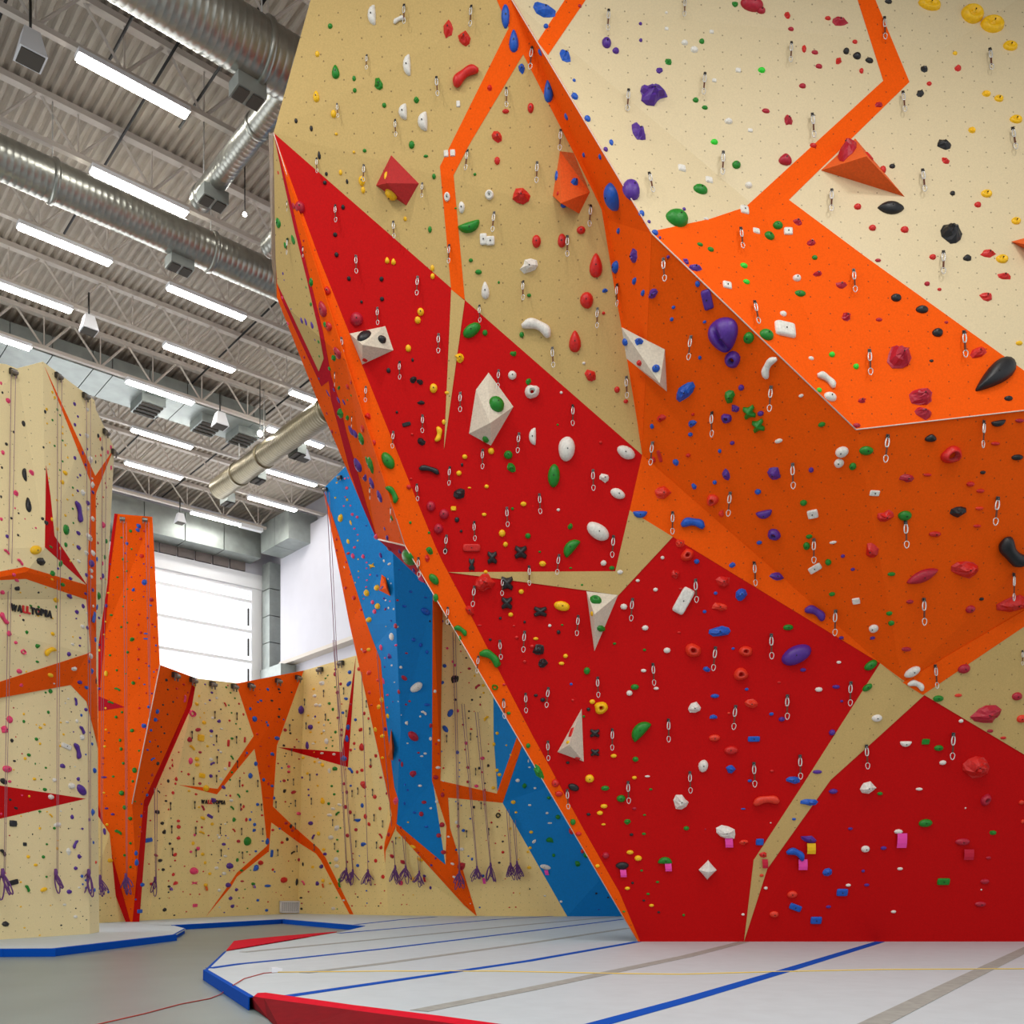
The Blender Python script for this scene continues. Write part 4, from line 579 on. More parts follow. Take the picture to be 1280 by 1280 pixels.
((0, 980, 6.4, ''), """80 125 26 22 k;126 193 40 26 k t;8 240 18 24 p;318 220 26 20 g;168 257 14 12 y;376 222 16 12 y;406 252 34 30 y s 45;104 316 60 52 k c;460 326 64 40 w t;434 354 24 22 g;318 355 20 22 y;576 263 26 40 v d;658 358 20 20 v;575 200 12 14 k;486 217 16 14 w;548 357 12 12 k;712 286 18 36 v;740 226 40 66 b t;744 290 10 10 k;76 412 14 12 c;260 402 10 14 k;198 482 30 30 k c;374 482 20 18 g;464 452 12 12 y;458 516 20 26 y;22 548 44 72 k s 50;600 482 40 84 v s -65;548 540 40 66 w t;490 547 12 12 k;634 580 40 40 v t;746 468 18 28 b;728 440 8 10 v;225 582 28 30 y;346 583 26 28 g;285 648 34 24 y;604 674 30 32 v;716 660 12 12 y;766 627 20 26 o;372 742 20 18 g;104 788 84 52 k c -15;42 714 16 12 p;166 785 20 16 y;218 835 46 62 g s 60;350 845 56 40 y b -20;552 862 40 38 v b;632 828 20 18 w;516 965 30 20 w;606 995 12 12 k;602 1062 32 28 w;662 1058 10 10 k;692 1086 12 10 k;404 972 12 10 y;166 982 18 14 y;44 1120 64 48 k t;196 1150 20 12 y;318 1210 18 12 y;490 1130 18 14 k;726 974 12 12 k;655 738 22 28 b;686 770 18 20 b;662 802 14 18 b;688 832 18 22 b;722 850 14 18 b;756 848 18 36 b;800 1008 10 12 k;890 1052 14 10 k;844 956 10 10 k;885 912 12 12 y;996 188 34 40 g t;1042 276 40 36 g t;948 385 64 44 g s 30;1044 474 24 24 g;996 570 24 24 g;1044 664 24 22 g;998 815 30 40 g;902 242 34 22 v;852 195 34 18 v;856 325 26 24 y;880 612 42 36 y b;836 380 26 60 v;1130 256 16 30 b;1184 450 70 46 b c -15;1088 552 24 44 b d;1092 626 28 58 b d;1136 806 34 36 b b;1118 1018 40 32 b c;1086 923 18 16 b;1046 998 14 12 r;1020 877 12 12 k;866 864 18 24 b;1152 222 12 14 r;1110 420 14 14 r;1128 380 14 20 r;926 595 8 8 k;1120 345 12 12 v;1080 140 18 12 g;1132 160 10 14 v;1178 88 14 20 b"""),
((180, 820, 6.4, ''), """178 192 22 24 k;190 268 16 16 k;152 391 16 16 k;188 467 14 14 k;233 367 14 18 k;138 568 12 16 k;163 618 16 16 k;114 722 14 20 k;136 767 12 16 k;112 860 28 30 k b;105 446 26 40 b;90 512 28 36 b;36 407 18 24 b;54 594 20 20 b;46 685 14 14 b;28 750 20 14 b;68 824 32 34 b s -45;24 1112 16 22 b;318 228 24 18 r;262 262 20 18 r;265 335 14 14 r;350 292 14 20 r;325 342 22 70 p s 85;386 460 60 58 p r;404 236 22 24 y;102 105 16 18 r;112 517 12 12 r;440 320 18 22 y;422 384 38 30 y t;482 455 14 14 y;450 492 12 12 y;480 533 34 32 y;452 655 60 56 y c;384 733 50 40 y s 35;508 722 24 20 y;422 825 38 36 y b;424 870 36 34 y b;464 957 50 40 y c;495 1058 50 56 y b;360 1080 24 18 y;432 590 44 40 c b -30;364 668 36 46 c d;372 840 34 58 p b;448 770 28 22 c;446 1020 26 24 c;356 946 22 22 r;300 925 14 14 r;278 770 14 14 r;226 832 14 20 r;228 876 18 36 r t;208 898 16 20 r;258 985 30 40 r t;252 1022 20 22 r;232 1095 26 30 r;194 1000 22 30 k;118 1086 22 28 k s 45;176 1160 24 18 k;106 1248 46 36 k t;136 1025 14 10 r;176 1118 14 10 r;196 1228 14 18 r;542 293 22 20 v;526 354 18 16 v;488 227 16 14 v;580 336 22 22 w;490 382 18 14 w;548 495 22 22 w;600 522 34 32 v t;620 582 26 16 w;538 600 32 28 v b;536 640 24 20 w;558 710 16 14 v;614 770 22 20 w;594 753 14 14 v;536 827 32 26 w;546 860 42 34 v s -35;600 922 14 14 v;650 902 26 26 w;534 960 28 30 v;614 985 30 24 w;636 1050 36 34 v t;556 1155 50 44 v t;698 1155 30 26 w;658 1115 14 14 v;648 388 26 36 r s 60;670 235 12 12 r;657 250 16 18 g;692 294 16 14 g;727 338 14 14 g;678 394 14 14 g;700 455 14 14 g;735 542 14 14 g;768 583 16 14 g;704 660 26 20 g;703 812 34 34 g s 50;702 930 20 20 g;688 990 16 18 g;824 1082 20 20 g;756 1117 32 36 g s 50;704 1215 36 34 g s 40;760 382 16 18 r;795 467 16 24 r;684 517 18 18 r;675 697 20 56 r c;806 670 16 46 r c;683 866 18 46 r c;614 426 14 14 k;788 1035 18 22 r;690 1118 16 22 r;800 937 12 12 r;768 975 12 12 r;796 1205 18 28 r;778 1225 18 26 r;470 1215 30 46 c s 60;440 1210 20 18 y;416 1106 22 20 r;990 268 28 26 b t;1078 266 22 18 k;1086 292 20 14 k;1022 357 26 18 k;935 357 26 18 b;912 369 24 14 b;888 316 16 14 r;928 268 18 10 r;850 422 20 28 b;884 504 40 48 b b;980 530 18 20 b;990 553 20 26 b;1082 425 22 18 k;1078 487 22 22 k;1116 508 14 14 b;940 517 18 12 r;1066 527 14 10 r;1064 658 44 32 b b;1026 785 36 30 b t;904 625 22 22 r;1000 655 16 14 r;988 798 18 10 r;998 882 20 16 r;932 722 28 12 r;926 937 16 18 r;996 1022 20 30 r;990 1135 52 10 r;894 862 28 38 b;850 958 34 48 b b;956 990 24 32 b;1024 1040 26 24 b;1040 1136 20 28 b;908 1188 26 26 b b;822 776 18 22 b;860 1248 14 12 b;810 795 14 24 r;1180 290 16 14 k;1190 512 14 14 k;1255 432 44 72 v b;1128 592 28 28 c b;1170 618 18 18 k;1222 668 12 14 r;1118 716 20 20 k;1136 780 12 12 k;1126 802 12 12 k;1204 728 18 14 c;1240 824 16 12 c;1142 864 12 12 k;1156 884 24 22 c;1156 928 24 20 c;1102 896 16 14 b;1072 860 14 14 c;1202 895 12 12 k;1120 998 26 24 c;1150 992 12 16 k;1092 1003 10 12 v;1124 1080 24 34 k t;1196 1090 40 36 c b -30;1130 1166 14 14 r;1174 1180 12 12 k;1160 1205 10 10 k;1236 1260 34 30 p b"""),
((180, 980, 6.4, ''), """106 222 44 38 k t;196 205 16 18 r;146 314 34 30 k t;162 384 36 38 k t;206 477 22 22 k;274 296 28 24 r b;276 343 32 34 r b;276 432 34 38 r t;50 292 16 14 r;216 273 12 10 k;108 453 14 10 k;170 521 10 10 k;96 570 34 26 c b 20;248 566 30 32 r t;130 612 36 28 k t;248 612 16 16 r;40 640 14 12 r;152 685 26 26 k;118 685 10 12 r;212 659 14 12 k;234 724 26 30 r t;252 794 40 34 r t;60 800 32 26 c;196 775 12 12 r;200 820 26 20 k;212 840 18 26 v;196 866 14 14 k;124 916 14 12 k;202 913 10 8 r;164 1006 34 34 k t;242 1050 16 14 k;470 272 44 28 y b 20;545 320 28 26 y;460 388 54 28 y s 15;392 474 26 32 y;432 516 32 34 p t;374 542 22 22 p;404 408 20 24 p;462 346 18 18 c;516 412 16 14 c;424 300 16 14 r;468 562 28 28 y;488 630 22 28 y;526 718 26 26 y;398 696 66 58 p b;404 792 52 24 p x;408 972 38 28 p c;492 808 32 28 y;528 258 50 32 v c 25;638 482 34 26 v b;654 413 14 12 v;620 411 10 10 v;602 428 24 24 w;672 432 20 14 w;590 408 18 14 w;675 518 12 12 v;616 322 12 12 k;650 320 16 14 w;664 306 10 10 k;552 457 10 10 r;540 565 12 12 k;650 577 32 22 w;580 672 34 24 w;640 716 34 30 w;684 655 54 52 v b;612 738 14 12 v;602 850 30 26 w;592 630 10 10 v;610 606 10 10 v;684 693 12 12 v;718 693 10 10 r;672 808 44 40 v b;740 846 34 30 v t;692 914 36 34 v t;708 978 34 32 v t;642 1028 14 12 v;744 978 10 10 r;604 986 14 14 w;324 658 14 12 r;312 862 12 10 r;370 883 14 12 r;444 882 14 12 r;474 700 12 14 r;338 1022 12 12 r;720 286 32 38 g t;718 370 32 28 r s 45;818 286 20 36 r;848 285 20 26 b;884 324 26 30 b;882 370 32 26 b t;755 458 30 28 c b;826 458 56 72 g b;746 608 22 34 g;824 543 16 14 g;762 545 10 12 g;894 538 22 20 b;986 458 28 56 b d;950 456 22 12 b;1022 556 22 60 b c;932 630 44 40 r b;896 672 48 56 b t;780 692 32 20 g;852 690 12 10 g;798 628 14 14 r;846 565 14 12 r;786 778 32 16 c;874 800 36 26 g t;990 815 56 24 b b;1118 768 54 50 r b;1030 685 20 24 r;1045 702 14 14 b;910 930 24 22 b;980 1010 26 24 b;992 943 12 12 r;828 995 14 12 g;760 912 12 12 g;794 910 12 10 r;808 842 16 10 g;1164 825 12 12 k;1222 784 20 62 k b;1190 548 36 30 k s -35;1145 442 22 32 k;1104 468 26 24 r;1136 314 30 26 c;1186 372 24 24 c;1174 338 28 44 k t;1085 357 18 16 b;1030 368 24 24 r;1202 436 14 14 r;1240 606 24 30 c;1212 608 10 8 g;1256 910 24 16 k;1262 955 16 12 c;1260 998 20 20 k;1096 890 12 10 r;1188 697 10 10 k;1156 616 10 10 r;1056 868 8 8 r;944 250 24 16 r;860 225 12 12 b;992 540 12 12 r"""),
((340, 800, 6.4, ''), """508 235 22 22 c;504 273 24 38 c;622 258 30 32 b b;616 350 38 46 b b -50;592 470 34 28 b t;568 582 22 26 b;608 698 34 52 b t;600 788 28 60 b d;575 948 50 52 b t;632 1042 44 54 b s 55;668 638 24 26 b;446 284 12 12 g;428 307 16 14 g;505 376 16 14 g;550 352 22 26 c;524 420 28 30 c;458 508 28 24 g t;488 555 20 30 g;450 640 16 16 g;466 665 12 12 g;508 737 20 26 g;473 778 12 14 g;486 805 12 12 g;484 848 14 14 g;434 864 16 14 g;503 1030 44 36 g t;528 622 22 22 c;556 718 26 24 c;554 762 20 26 c;398 345 44 38 w t;342 448 30 30 w;352 520 30 28 w;382 524 26 28 w;436 810 32 50 w b;415 727 20 22 w;416 680 16 20 w;328 628 14 14 w;330 828 28 18 w;400 906 30 18 w;496 914 26 22 w;458 1046 22 44 w;380 978 28 20 w;368 950 14 14 w;230 560 50 78 v b;308 697 40 44 v b;282 842 26 66 v d;346 612 14 20 v;360 1076 18 18 v;242 1100 16 20 v;292 1196 16 16 v;294 1242 16 18 v;334 392 22 20 y;290 604 18 18 y;374 660 20 18 y;308 738 24 14 y;398 748 18 18 y;346 816 18 14 y;250 942 26 24 y;404 1000 28 34 y;284 1068 22 24 y;342 974 20 22 y;366 1166 16 18 y;402 1270 24 20 y;338 898 12 10 y;166 640 18 14 k;145 746 18 14 k;92 844 20 20 k;114 908 12 12 k;100 932 10 12 k;178 1022 14 12 k;128 1120 12 16 k;104 720 28 28 c b;198 796 12 16 r;178 856 22 18 c;214 812 10 10 v;216 954 20 14 c;132 1012 24 24 p;134 1054 26 20 p;98 1128 26 24 c;76 1024 16 14 b;46 988 14 14 c;628 515 24 20 c;738 587 22 32 r;772 628 18 26 r;708 718 34 30 r t;658 828 22 28 r;718 856 40 66 r d;830 926 26 34 r t;788 1010 24 30 r;682 1056 22 30 r;720 1042 28 30 r;732 1158 52 70 r t;630 880 22 26 r;662 873 12 12 b;576 1150 26 26 c;598 1218 24 30 c;630 1166 20 18 b;478 1168 20 20 g;498 1234 22 20 g;566 1222 10 12 v;822 1254 32 36 r;870 1100 26 20 r;558 512 12 12 r;744 1250 12 14 r;662 758 10 10 k;588 1036 12 12 r;916 1228 14 24 c;742 92 30 30 r;718 75 14 22 w;776 76 32 32 y b;696 232 30 34 o;778 262 40 38 o t;848 322 24 30 o;780 420 24 36 o;796 520 22 16 r;878 478 28 46 y;856 534 36 40 y t;828 716 26 42 y;886 768 38 32 y;884 942 26 22 y;926 608 22 42 y;908 712 22 36 v;920 1112 14 14 r;872 60 24 50 p;940 130 32 52 v t;992 42 22 20 p;1030 218 26 24 w;892 330 16 54 p;1014 415 18 40 c;924 440 20 18 p;958 203 14 16 w;900 215 12 16 v;1010 492 8 12 w;922 540 12 14 p;1020 962 20 24 v;1040 995 20 46 c;1034 600 8 12 w;930 565 8 8 v;980 338 14 10 w;1076 106 26 14 c;1058 304 50 44 c b 30;1155 378 92 88 w b -40;1100 490 24 18 c;1072 516 18 16 c;1240 518 48 24 b;1215 582 50 38 w s 30;1186 612 18 18 w;1074 664 28 34 w m;1270 685 26 40 c;1130 770 86 80 c b 40;1268 790 26 32 w;1084 826 18 12 w;1172 902 24 16 c;1226 908 28 18 w;1198 930 28 14 w;1128 1070 56 60 c t;1184 1166 34 20 w;1064 1156 16 16 b;1190 40 30 34 b;1240 96 26 30 b"""),
((340, 980, 6.4, ''), """406 140 34 46 y b;454 157 24 26 g;540 166 36 24 w b 20;488 198 38 24 w b 15;460 248 46 26 w b 10;526 235 42 34 g s -40;518 352 40 44 w t;548 352 14 16 g;470 428 46 36 w b;522 446 20 16 g;526 538 20 22 g;514 602 36 40 w b;518 656 40 30 w b;466 632 18 18 g;588 184 30 36 c b;626 226 26 34 c;604 412 28 34 c;672 366 28 30 c;600 623 20 22 c;648 556 14 12 c;650 602 10 10 r;722 172 26 40 b;686 292 50 32 b m -90;730 482 54 36 b t;686 652 26 28 b;700 575 10 12 b;773 620 10 14 v;748 260 28 46 r;776 322 26 36 r t;822 104 28 32 r;864 196 24 32 r;872 416 28 50 r s 60;872 508 32 32 r t;830 614 26 34 r;888 742 28 36 r;990 136 50 62 p t;934 404 28 38 c b;950 248 12 14 c;962 577 40 40 c t;1048 624 40 38 c t;1030 792 40 42 p b;1130 762 48 36 y b;1184 602 44 42 y b 30;1128 500 40 38 y b 30;1020 428 18 16 y;1172 548 20 16 c;962 462 16 14 c;1126 432 12 12 c;1030 350 18 24 c;1220 735 26 24 v;210 238 40 32 p b;310 314 40 34 v b;332 422 26 46 v s -60;372 396 28 38 y b;338 262 16 14 y;414 524 26 26 y;424 560 32 26 v;394 660 38 36 v t;326 664 26 24 y;248 642 14 36 k;198 782 20 66 k d;252 790 26 46 p s 60;362 796 32 40 v t;408 774 28 32 y;466 796 24 20 y;542 770 30 40 g t;168 546 36 30 k s -35;94 768 50 54 r b;142 824 14 12 k;292 862 14 14 c;490 996 34 26 w;522 1000 12 10 g;574 930 22 16 w;530 836 14 12 c;516 908 14 12 g;390 904 12 12 y;420 952 10 10 r;640 975 14 14 r;686 904 14 12 k;756 854 14 14 b;668 880 14 10 r;734 790 14 12 b;824 804 14 10 r;760 953 12 12 b;748 976 10 10 r;852 976 14 12 k;870 953 12 12 r;900 855 12 12 r;1048 888 12 10 r;1038 964 12 10 r;1078 964 12 10 r;1268 830 20 28 v;1130 888 12 10 y;1216 146 42 28 c b;1194 240 38 42 c b;1270 194 24 20 w;1140 228 28 20 b;1088 306 18 12 y;1236 342 32 18 b;1060 155 16 28 b;1186 14 30 18 w"""),
((400, 580, 6.4, ''), """134 150 16 14 y;214 192 24 28 p;226 112 14 14 p;200 117 18 16 p;123 270 16 16 y;217 286 20 24 y;190 336 16 14 p;244 333 14 14 p;203 264 12 12 p;165 433 40 66 y b 115;259 403 24 26 p;298 425 22 24 p;246 470 16 44 y;275 518 18 14 p;302 566 18 12 p;303 613 14 14 y;225 620 22 42 y;276 667 24 20 p;225 715 32 22 r;264 736 26 48 p;346 740 26 38 p;415 814 44 36 y x;373 788 16 14 p;305 762 10 12 y;308 858 12 14 y;374 834 14 14 p;402 886 16 14 p;309 908 10 12 p;376 930 16 14 p;374 1032 42 60 y b;456 990 42 48 y b;462 1138 40 52 y b;392 1246 44 44 y b;282 950 10 12 y;421 1106 26 36 p;437 1180 28 40 p;370 984 18 14 p;485 730 22 48 v;512 775 14 26 w;555 800 30 20 w;495 990 40 20 v;508 945 10 12 r;560 1098 12 12 p;523 1163 18 18 c;590 1160 14 20 w;548 1152 12 20 w;512 1075 18 20 v;456 892 16 22 b;350 1078 12 12 p;342 1052 8 8 c;570 1255 14 16 b;545 920 8 16 w;568 955 8 14 w;525 1090 16 12 w;370 492 16 16 b;330 425 8 8 b;415 567 10 10 b;540 592 28 30 v b;620 1090 22 18 c;675 1138 38 22 b;845 1180 78 56 b b 25;727 1022 30 20 b;845 1068 32 14 b;634 845 18 10 b;880 1258 16 18 k;132 600 20 24 r;134 690 18 24 r;205 990 24 28 r;272 1070 30 40 r;330 1165 22 24 r;210 786 18 20 c;244 884 14 20 c;50 278 18 26 r;150 760 8 8 r;195 825 8 24 w;286 1190 10 10 r;555 675 36 40 c b;640 700 34 40 v t"""),
((480, 700, 5.818, ''), """460 642 20 20 p;558 664 14 14 r;600 662 16 14 r;556 614 14 12 k;598 712 18 14 k;500 740 18 22 p;517 766 22 24 p;620 790 28 20 c;440 770 32 30 b b;515 866 58 62 k t;420 892 40 30 b t;660 842 16 20 y;618 893 12 12 r;680 920 46 34 c s -40;722 912 24 24 y b;724 966 18 16 y;518 1016 24 20 k;640 1017 18 18 k;700 997 14 14 k;700 1052 14 18 c;618 1100 16 16 k;656 1101 10 10 r;536 1097 20 26 p;482 1113 42 64 b b -60;446 1228 44 56 b b 55;575 1198 18 18 c;742 1152 38 44 y s -45;616 1150 14 14 k;634 1230 22 14 r;558 818 12 10 r;370 955 24 28 w;425 446 16 20 b;478 463 20 26 k;420 348 8 10 k;824 1260 24 26 y;215 580 32 28 b;268 622 36 34 b;315 668 32 28 b;335 447 14 18 k;195 232 28 20 b;98 292 20 14 c;310 1055 44 20 b;56 558 32 60 w b;84 480 22 40 c;88 622 22 18 p;26 982 20 16 p;75 355 18 18 w;36 350 10 18 w;58 768 18 18 w;80 886 10 10 w;14 484 8 8 y;100 486 12 16 w;12 355 14 20 v;48 440 10 10 k;42 300 10 12 p;8 712 12 12 p;64 1030 10 10 v"""),
((480, 880, 5.818, ''), """534 352 26 30 b;596 284 26 28 p;590 332 16 16 c;716 395 34 28 p b;712 496 18 16 r;692 467 20 22 k;758 448 20 24 k;758 344 14 14 k;760 292 12 10 r;676 237 12 14 k;576 152 18 18 c;610 462 28 24 c;610 566 24 22 c;672 597 34 26 p b;732 625 18 22 r;734 577 16 14 k;795 610 30 24 y;549 427 12 12 b;549 480 12 12 b;547 528 10 12 b;433 466 16 16 r;392 462 40 24 w b;398 264 20 20 w;378 290 20 22 r;396 362 14 14 r;376 533 42 34 c b;425 660 30 40 c b;434 624 12 10 k;384 710 26 24 w;418 345 14 14 b;824 213 28 28 y b;800 292 28 28 y b;822 482 26 26 y b;840 514 30 28 y b;890 300 14 12 y;922 370 16 14 y;654 750 20 22 k;562 738 12 12 b;522 710 12 10 b;730 730 14 14 r;690 704 10 8 r;830 810 42 42 k r;838 776 14 10 r;782 862 16 16 r;824 893 14 14 k;628 834 16 14 b;577 920 28 24 b;528 860 26 28 w;540 890 24 28 c;810 1013 12 12 r;880 958 12 10 r;864 1000 18 14 k;864 1078 24 20 r;744 992 8 8 r;838 1154 22 16 k;566 1056 36 26 w b;640 1128 18 24 b;614 1106 16 10 b;525 1060 20 20 b;468 965 24 18 w;498 1162 30 24 w b 20;562 1180 60 58 c t;720 1250 22 22 b;512 1258 30 26 w b 20;600 926 14 14 k;918 907 20 20 y;1056 1190 34 24 y b;1046 1076 20 18 y;1062 1046 26 22 y;978 1130 12 10 y;430 560 20 12 w;344 762 36 22 w;422 878 40 38 c b;398 956 38 34 c b;432 1078 40 32 c b;310 890 26 18 b;172 626 16 18 b;376 1122 18 18 v;344 1172 18 18 v;250 1080 16 14 v;972 556 34 26 w;1022 595 36 42 g t;1098 612 22 16 w;940 714 36 30 y b;960 788 22 18 y;1060 735 24 16 w;1198 682 28 24 g;1186 794 22 20 w;1206 866 34 14 w;1264 822 36 36 g;1070 932 30 24 y;1092 1000 28 34 w b -45;1206 990 56 44 g t;1234 1100 24 28 g;1174 1186 86 36 w b 15;1050 415 10 26 w;1058 460 18 12 w;952 482 10 8 g"""),
((580, 960, 5.818, ''), """826 696 40 44 g t;962 912 18 16 k;1048 942 18 12 k;980 1030 16 10 b;706 972 22 18 w;588 930 20 12 w;478 880 12 12 k;784 452 42 44 r t;228 548 14 12 r;200 398 16 14 r;242 430 14 14 k;296 492 12 10 r;280 538 14 14 k;360 908 12 10 r;405 912 10 8 y;330 1014 14 10 r;376 1012 14 10 r;114 1014 14 12 b;38 940 12 10 r;46 986 12 10 w;300 806 10 8 r;690 356 54 40 g t"""),
]
# quickdraws: x y length
DRAWS = [
((300, 0), "730 30 80;1028 35 84;565 252 60;874 350 80;433 468 58;690 540 72;1185 398 80;342 710 62;553 740 70;811 820 60;1011 675 80;1130 950 80;424 918 72;517 1142 74;683 990 70;790 1235 78;930 1095 76;216 900 42;218 1065 64;287 1100 44"),
((620, 0), "496 62 88;838 0 76;584 415 92;922 342 92;1003 690 98;672 785 98;1077 1028 98;160 218 92;288 585 86;183 728 86;422 920 90;318 1055 86;748 1155 96"),
((920, 0), "238 205 86;655 85 92;1118 235 100;330 522 100;733 425 94;1218 585 100;418 858 100;820 770 102;912 1132 104;515 1212 98"),
((300, 320), "611 235 72;883 352 80;709 475 74;979 612 80;813 712 74;1150 512 74;561 585 64;453 368 66;683 785 70;1240 792 82;1078 865 80;932 942 76;786 1018 70;1186 1122 80;1040 1185 80;1064 225 72;1258 118 78;919 1245 78;430 520 60;678 1120 60;585 1030 50;505 715 44"),
((620, 320), "450 238 82;250 412 84;547 128 92;578 542 90;870 362 96;1138 215 104;342 668 86;100 795 80;700 832 94;430 955 86;193 1062 82;47 1122 80;785 1142 92;962 700 102;1227 585 104;1045 1055 98;522 1248 90"),
((920, 320), "585 430 108;1003 348 112;255 928 104;670 802 114;1097 740 114;1158 1078 116;748 1185 110"),
((300, 620), "793 278 80;925 498 70;1042 405 84;1168 365 76;1155 645 78;1060 715 70;1265 605 86;1172 905 80;1270 880 80"),
((620, 620), "280 265 82;148 315 80;605 460 92;885 375 96;366 535 84;126 608 82;14 645 76;697 748 90;975 675 98;1222 618 102;450 808 84;233 855 82;132 880 78;517 1038 88;766 995 94;1063 935 98;230 1092 80;1145 1188 100;860 1228 88;1147 298 98"),
((920, 620), "830 460 110;1228 350 112;350 195 100;445 512 104;157 618 100;507 830 98;226 888 100;883 755 96;577 1110 98;963 1058 108;283 1155 98;5 945 90;1270 690 60"),
((620, 920), "316 240 80;586 205 90"),
]
# ---------------------------------------------------------------- hold shapes
def lobes(rnd, k):
    ph = [rnd.uniform(0, 6.28) for _ in range(4)]; am = [rnd.uniform(.3, 1) * k / (i + 1.5) for i in range(4)]
    return lambda t: sum(a * math.cos((i + 2) * t + p) for i, (a, p) in enumerate(zip(am, ph)))
def hold_geo(shape, rnd, seg, rings):
    """unit hold: x, y in -.5 .. .5, z from 0 (wall) to about .5"""
    V = []; Fc = []
    if shape == 's':         # bent sausage
        n = max(6, rings * 3); k = max(6, seg // 2); bend = rnd.choice((.22, .3, -.2)) if seg > 8 else .2
        for i in range(n + 1):
            t = i / n; x = t - .5; yc = bend * (4 * t * (1 - t) - .6)
            r = .5 * (1 - abs(2 * t - 1) ** 4) ** .5 * (.62 + .12 * math.sin(t * 7 + 1)); r = max(r, .03)
            for j in range(k):
                a = math.pi * 2 * j / k
                V.append((x, yc + r * math.cos(a), max(-.04, .16 + r * .9 * math.sin(a))))
        for i in range(n):
            for j in range(k):
                Fc.append((i * k + j, i * k + (j + 1) % k, (i + 1) * k + (j + 1) % k, (i + 1) * k + j))
        Fc.append(tuple(range(k))[::-1]); Fc.append(tuple(n * k + j for j in range(k)))
        return V, Fc
    lb = lobes(rnd, {'t': .3, 'K': .55, 'r': .16}.get(shape, .05))
    def outline(t):
        c, s = math.cos(t), math.sin(t)
        if shape == 'c':
            e = 2 / 7; return (math.copysign(abs(c) ** e, c), math.copysign(abs(s) ** e, s))
        if shape == 'd':
            return (c * (1 - .55 * ((s + 1) / 2) ** 1.2), s)
        if shape == 'L':
            return (c, s * abs(s) ** .6)
        if shape == 'H':
            return (c * (1 - .5 * ((1 - s) / 2) ** 1.3), s)
        if shape == 'X':
            return (c * abs(c) ** 1.1, s * abs(s) ** 1.1)
        if shape == 'D':
            return (c, s * (1 - .7 * ((1 - c) / 2) ** 1.1))
        if shape == 'm':
            return ((c if c < 0 else .12 * c) * 1.75 + .82, s)
        if shape == 'x':
            r = .42 + .58 * abs(math.sin(2 * t)) ** 1.3
            return (c * r * 1.05, s * r * 1.05) if True else None
        r = 1 + lb(t)
        return (c * r, s * r)
    def height(q):       # q: 1 at the rim, 0 at the top
        if shape == 'r': return .08 + .44 * math.sin(math.pi * min(1, q * .75 + .25)) if q > .42 else -.05
        if shape == 'c': return .36 if q < .8 else .34
        if shape in 'xX': return .42 * (1 - q ** 1.5) + .12
        if shape == 'j': return .5 * math.sqrt(max(0, 1 - q ** 2.4)) * (1 - .75 * math.exp(-((q - .3) / .22) ** 2))
        if shape in 'tK': return .5 * (1 - q ** 1.7)
        return .5 * math.sqrt(max(0, 1 - q ** 2.2))
    qs = [1.0, 1.0] + [1 - (k + .6) / (rings + .6) for k in range(rings)]
    hts = [-.06, .10 if shape in 'xXc' else .03]
    off = (rnd.uniform(-.12, .12), rnd.uniform(-.05, .16)) if shape in 'tb' else (0, 0)
    pts = []
    for i, q in enumerate(qs):
        for j in range(seg):
            t = 2 * math.pi * j / seg; x, y = outline(t)
            z = hts[i] if i < 2 else height(q)
            if shape == 'H': z *= 1 - .62 * math.exp(-((x * q + .12 + .3 * y * q) / .13) ** 2)
            if shape in 'tK' and i >= 2: z += rnd.uniform(-.1, .1)
            k = 1 - q
            pts.append((x * q + off[0] * k, y * q + off[1] * k, z))
    pts.append((off[0], off[1], height(0)))
    mx = max(abs(p[0]) for p in pts) * 2; my = max(abs(p[1]) for p in pts) * 2
    V = [(x / mx, y / my, z) for x, y, z in pts]
    R = len(qs)
    for i in range(R - 1):
        for j in range(seg):
            Fc.append((i * seg + j, i * seg + (j + 1) % seg, (i + 1) * seg + (j + 1) % seg, (i + 1) * seg + j))
    top = R * seg
    for j in range(seg): Fc.append(((R - 1) * seg + j, (R - 1) * seg + (j + 1) % seg, top))
    return V, Fc
def frame_at(x, y):
    h = hit(x, y)
    if h is None: return None
    P0, n, s, vol = h
    u = Vector((0, 0, 1)).cross(n)
    u = u.normalized() if u.length > 1e-3 else Vector((1, 0, 0)); v = n.cross(u)
    d = P0.y
    def jac(w):
        a, b = proj(P0 + w * .01), proj(P0); return math.hypot(a[0] - b[0], a[1] - b[1]) / .01
    base = F / d
    return P0, n, u, v, max(jac(u), base * .45), max(jac(v), base * .45), s, vol
H = []
for (x0, y0, sc, grp), data in HOLDS:
    for tok in data.replace('\n', ';').split(';'):
        q = tok.split()
        if len(q) < 5: continue
        x, y, w_, h_ = (float(k) for k in q[:4])
        H.append([x0 + x / sc, y0 + y / sc, w_ / sc, h_ / sc, q[4], q[5] if len(q) > 5 else '', float(q[6]) if len(q) > 6 else 0, grp])
keep = []
for h in H:
    if any(abs(h[0] - k[0]) < 5 and abs(h[1] - k[1]) < 5 and (h[4] == k[4] or (h[4] in 'rco' and k[4] in 'rco')) and math.hypot(h[0] - k[0], h[1] - k[1]) < max(2.5, .3 * (h[2] + k[2])) for k in keep): continue
    if not (-6 < h[0] < 1290 and -8 < h[1] < 1200): continue
    keep.append(h)
H = keep
placed = []
for h in H:
    fr = frame_at(h[0], h[1])
    if fr is None: continue
    placed.append((h, fr))
def drawn_area(h): return h[2] * h[3]
placed.sort(key=lambda k: -drawn_area(k[0]))
N_SINGLE = 300
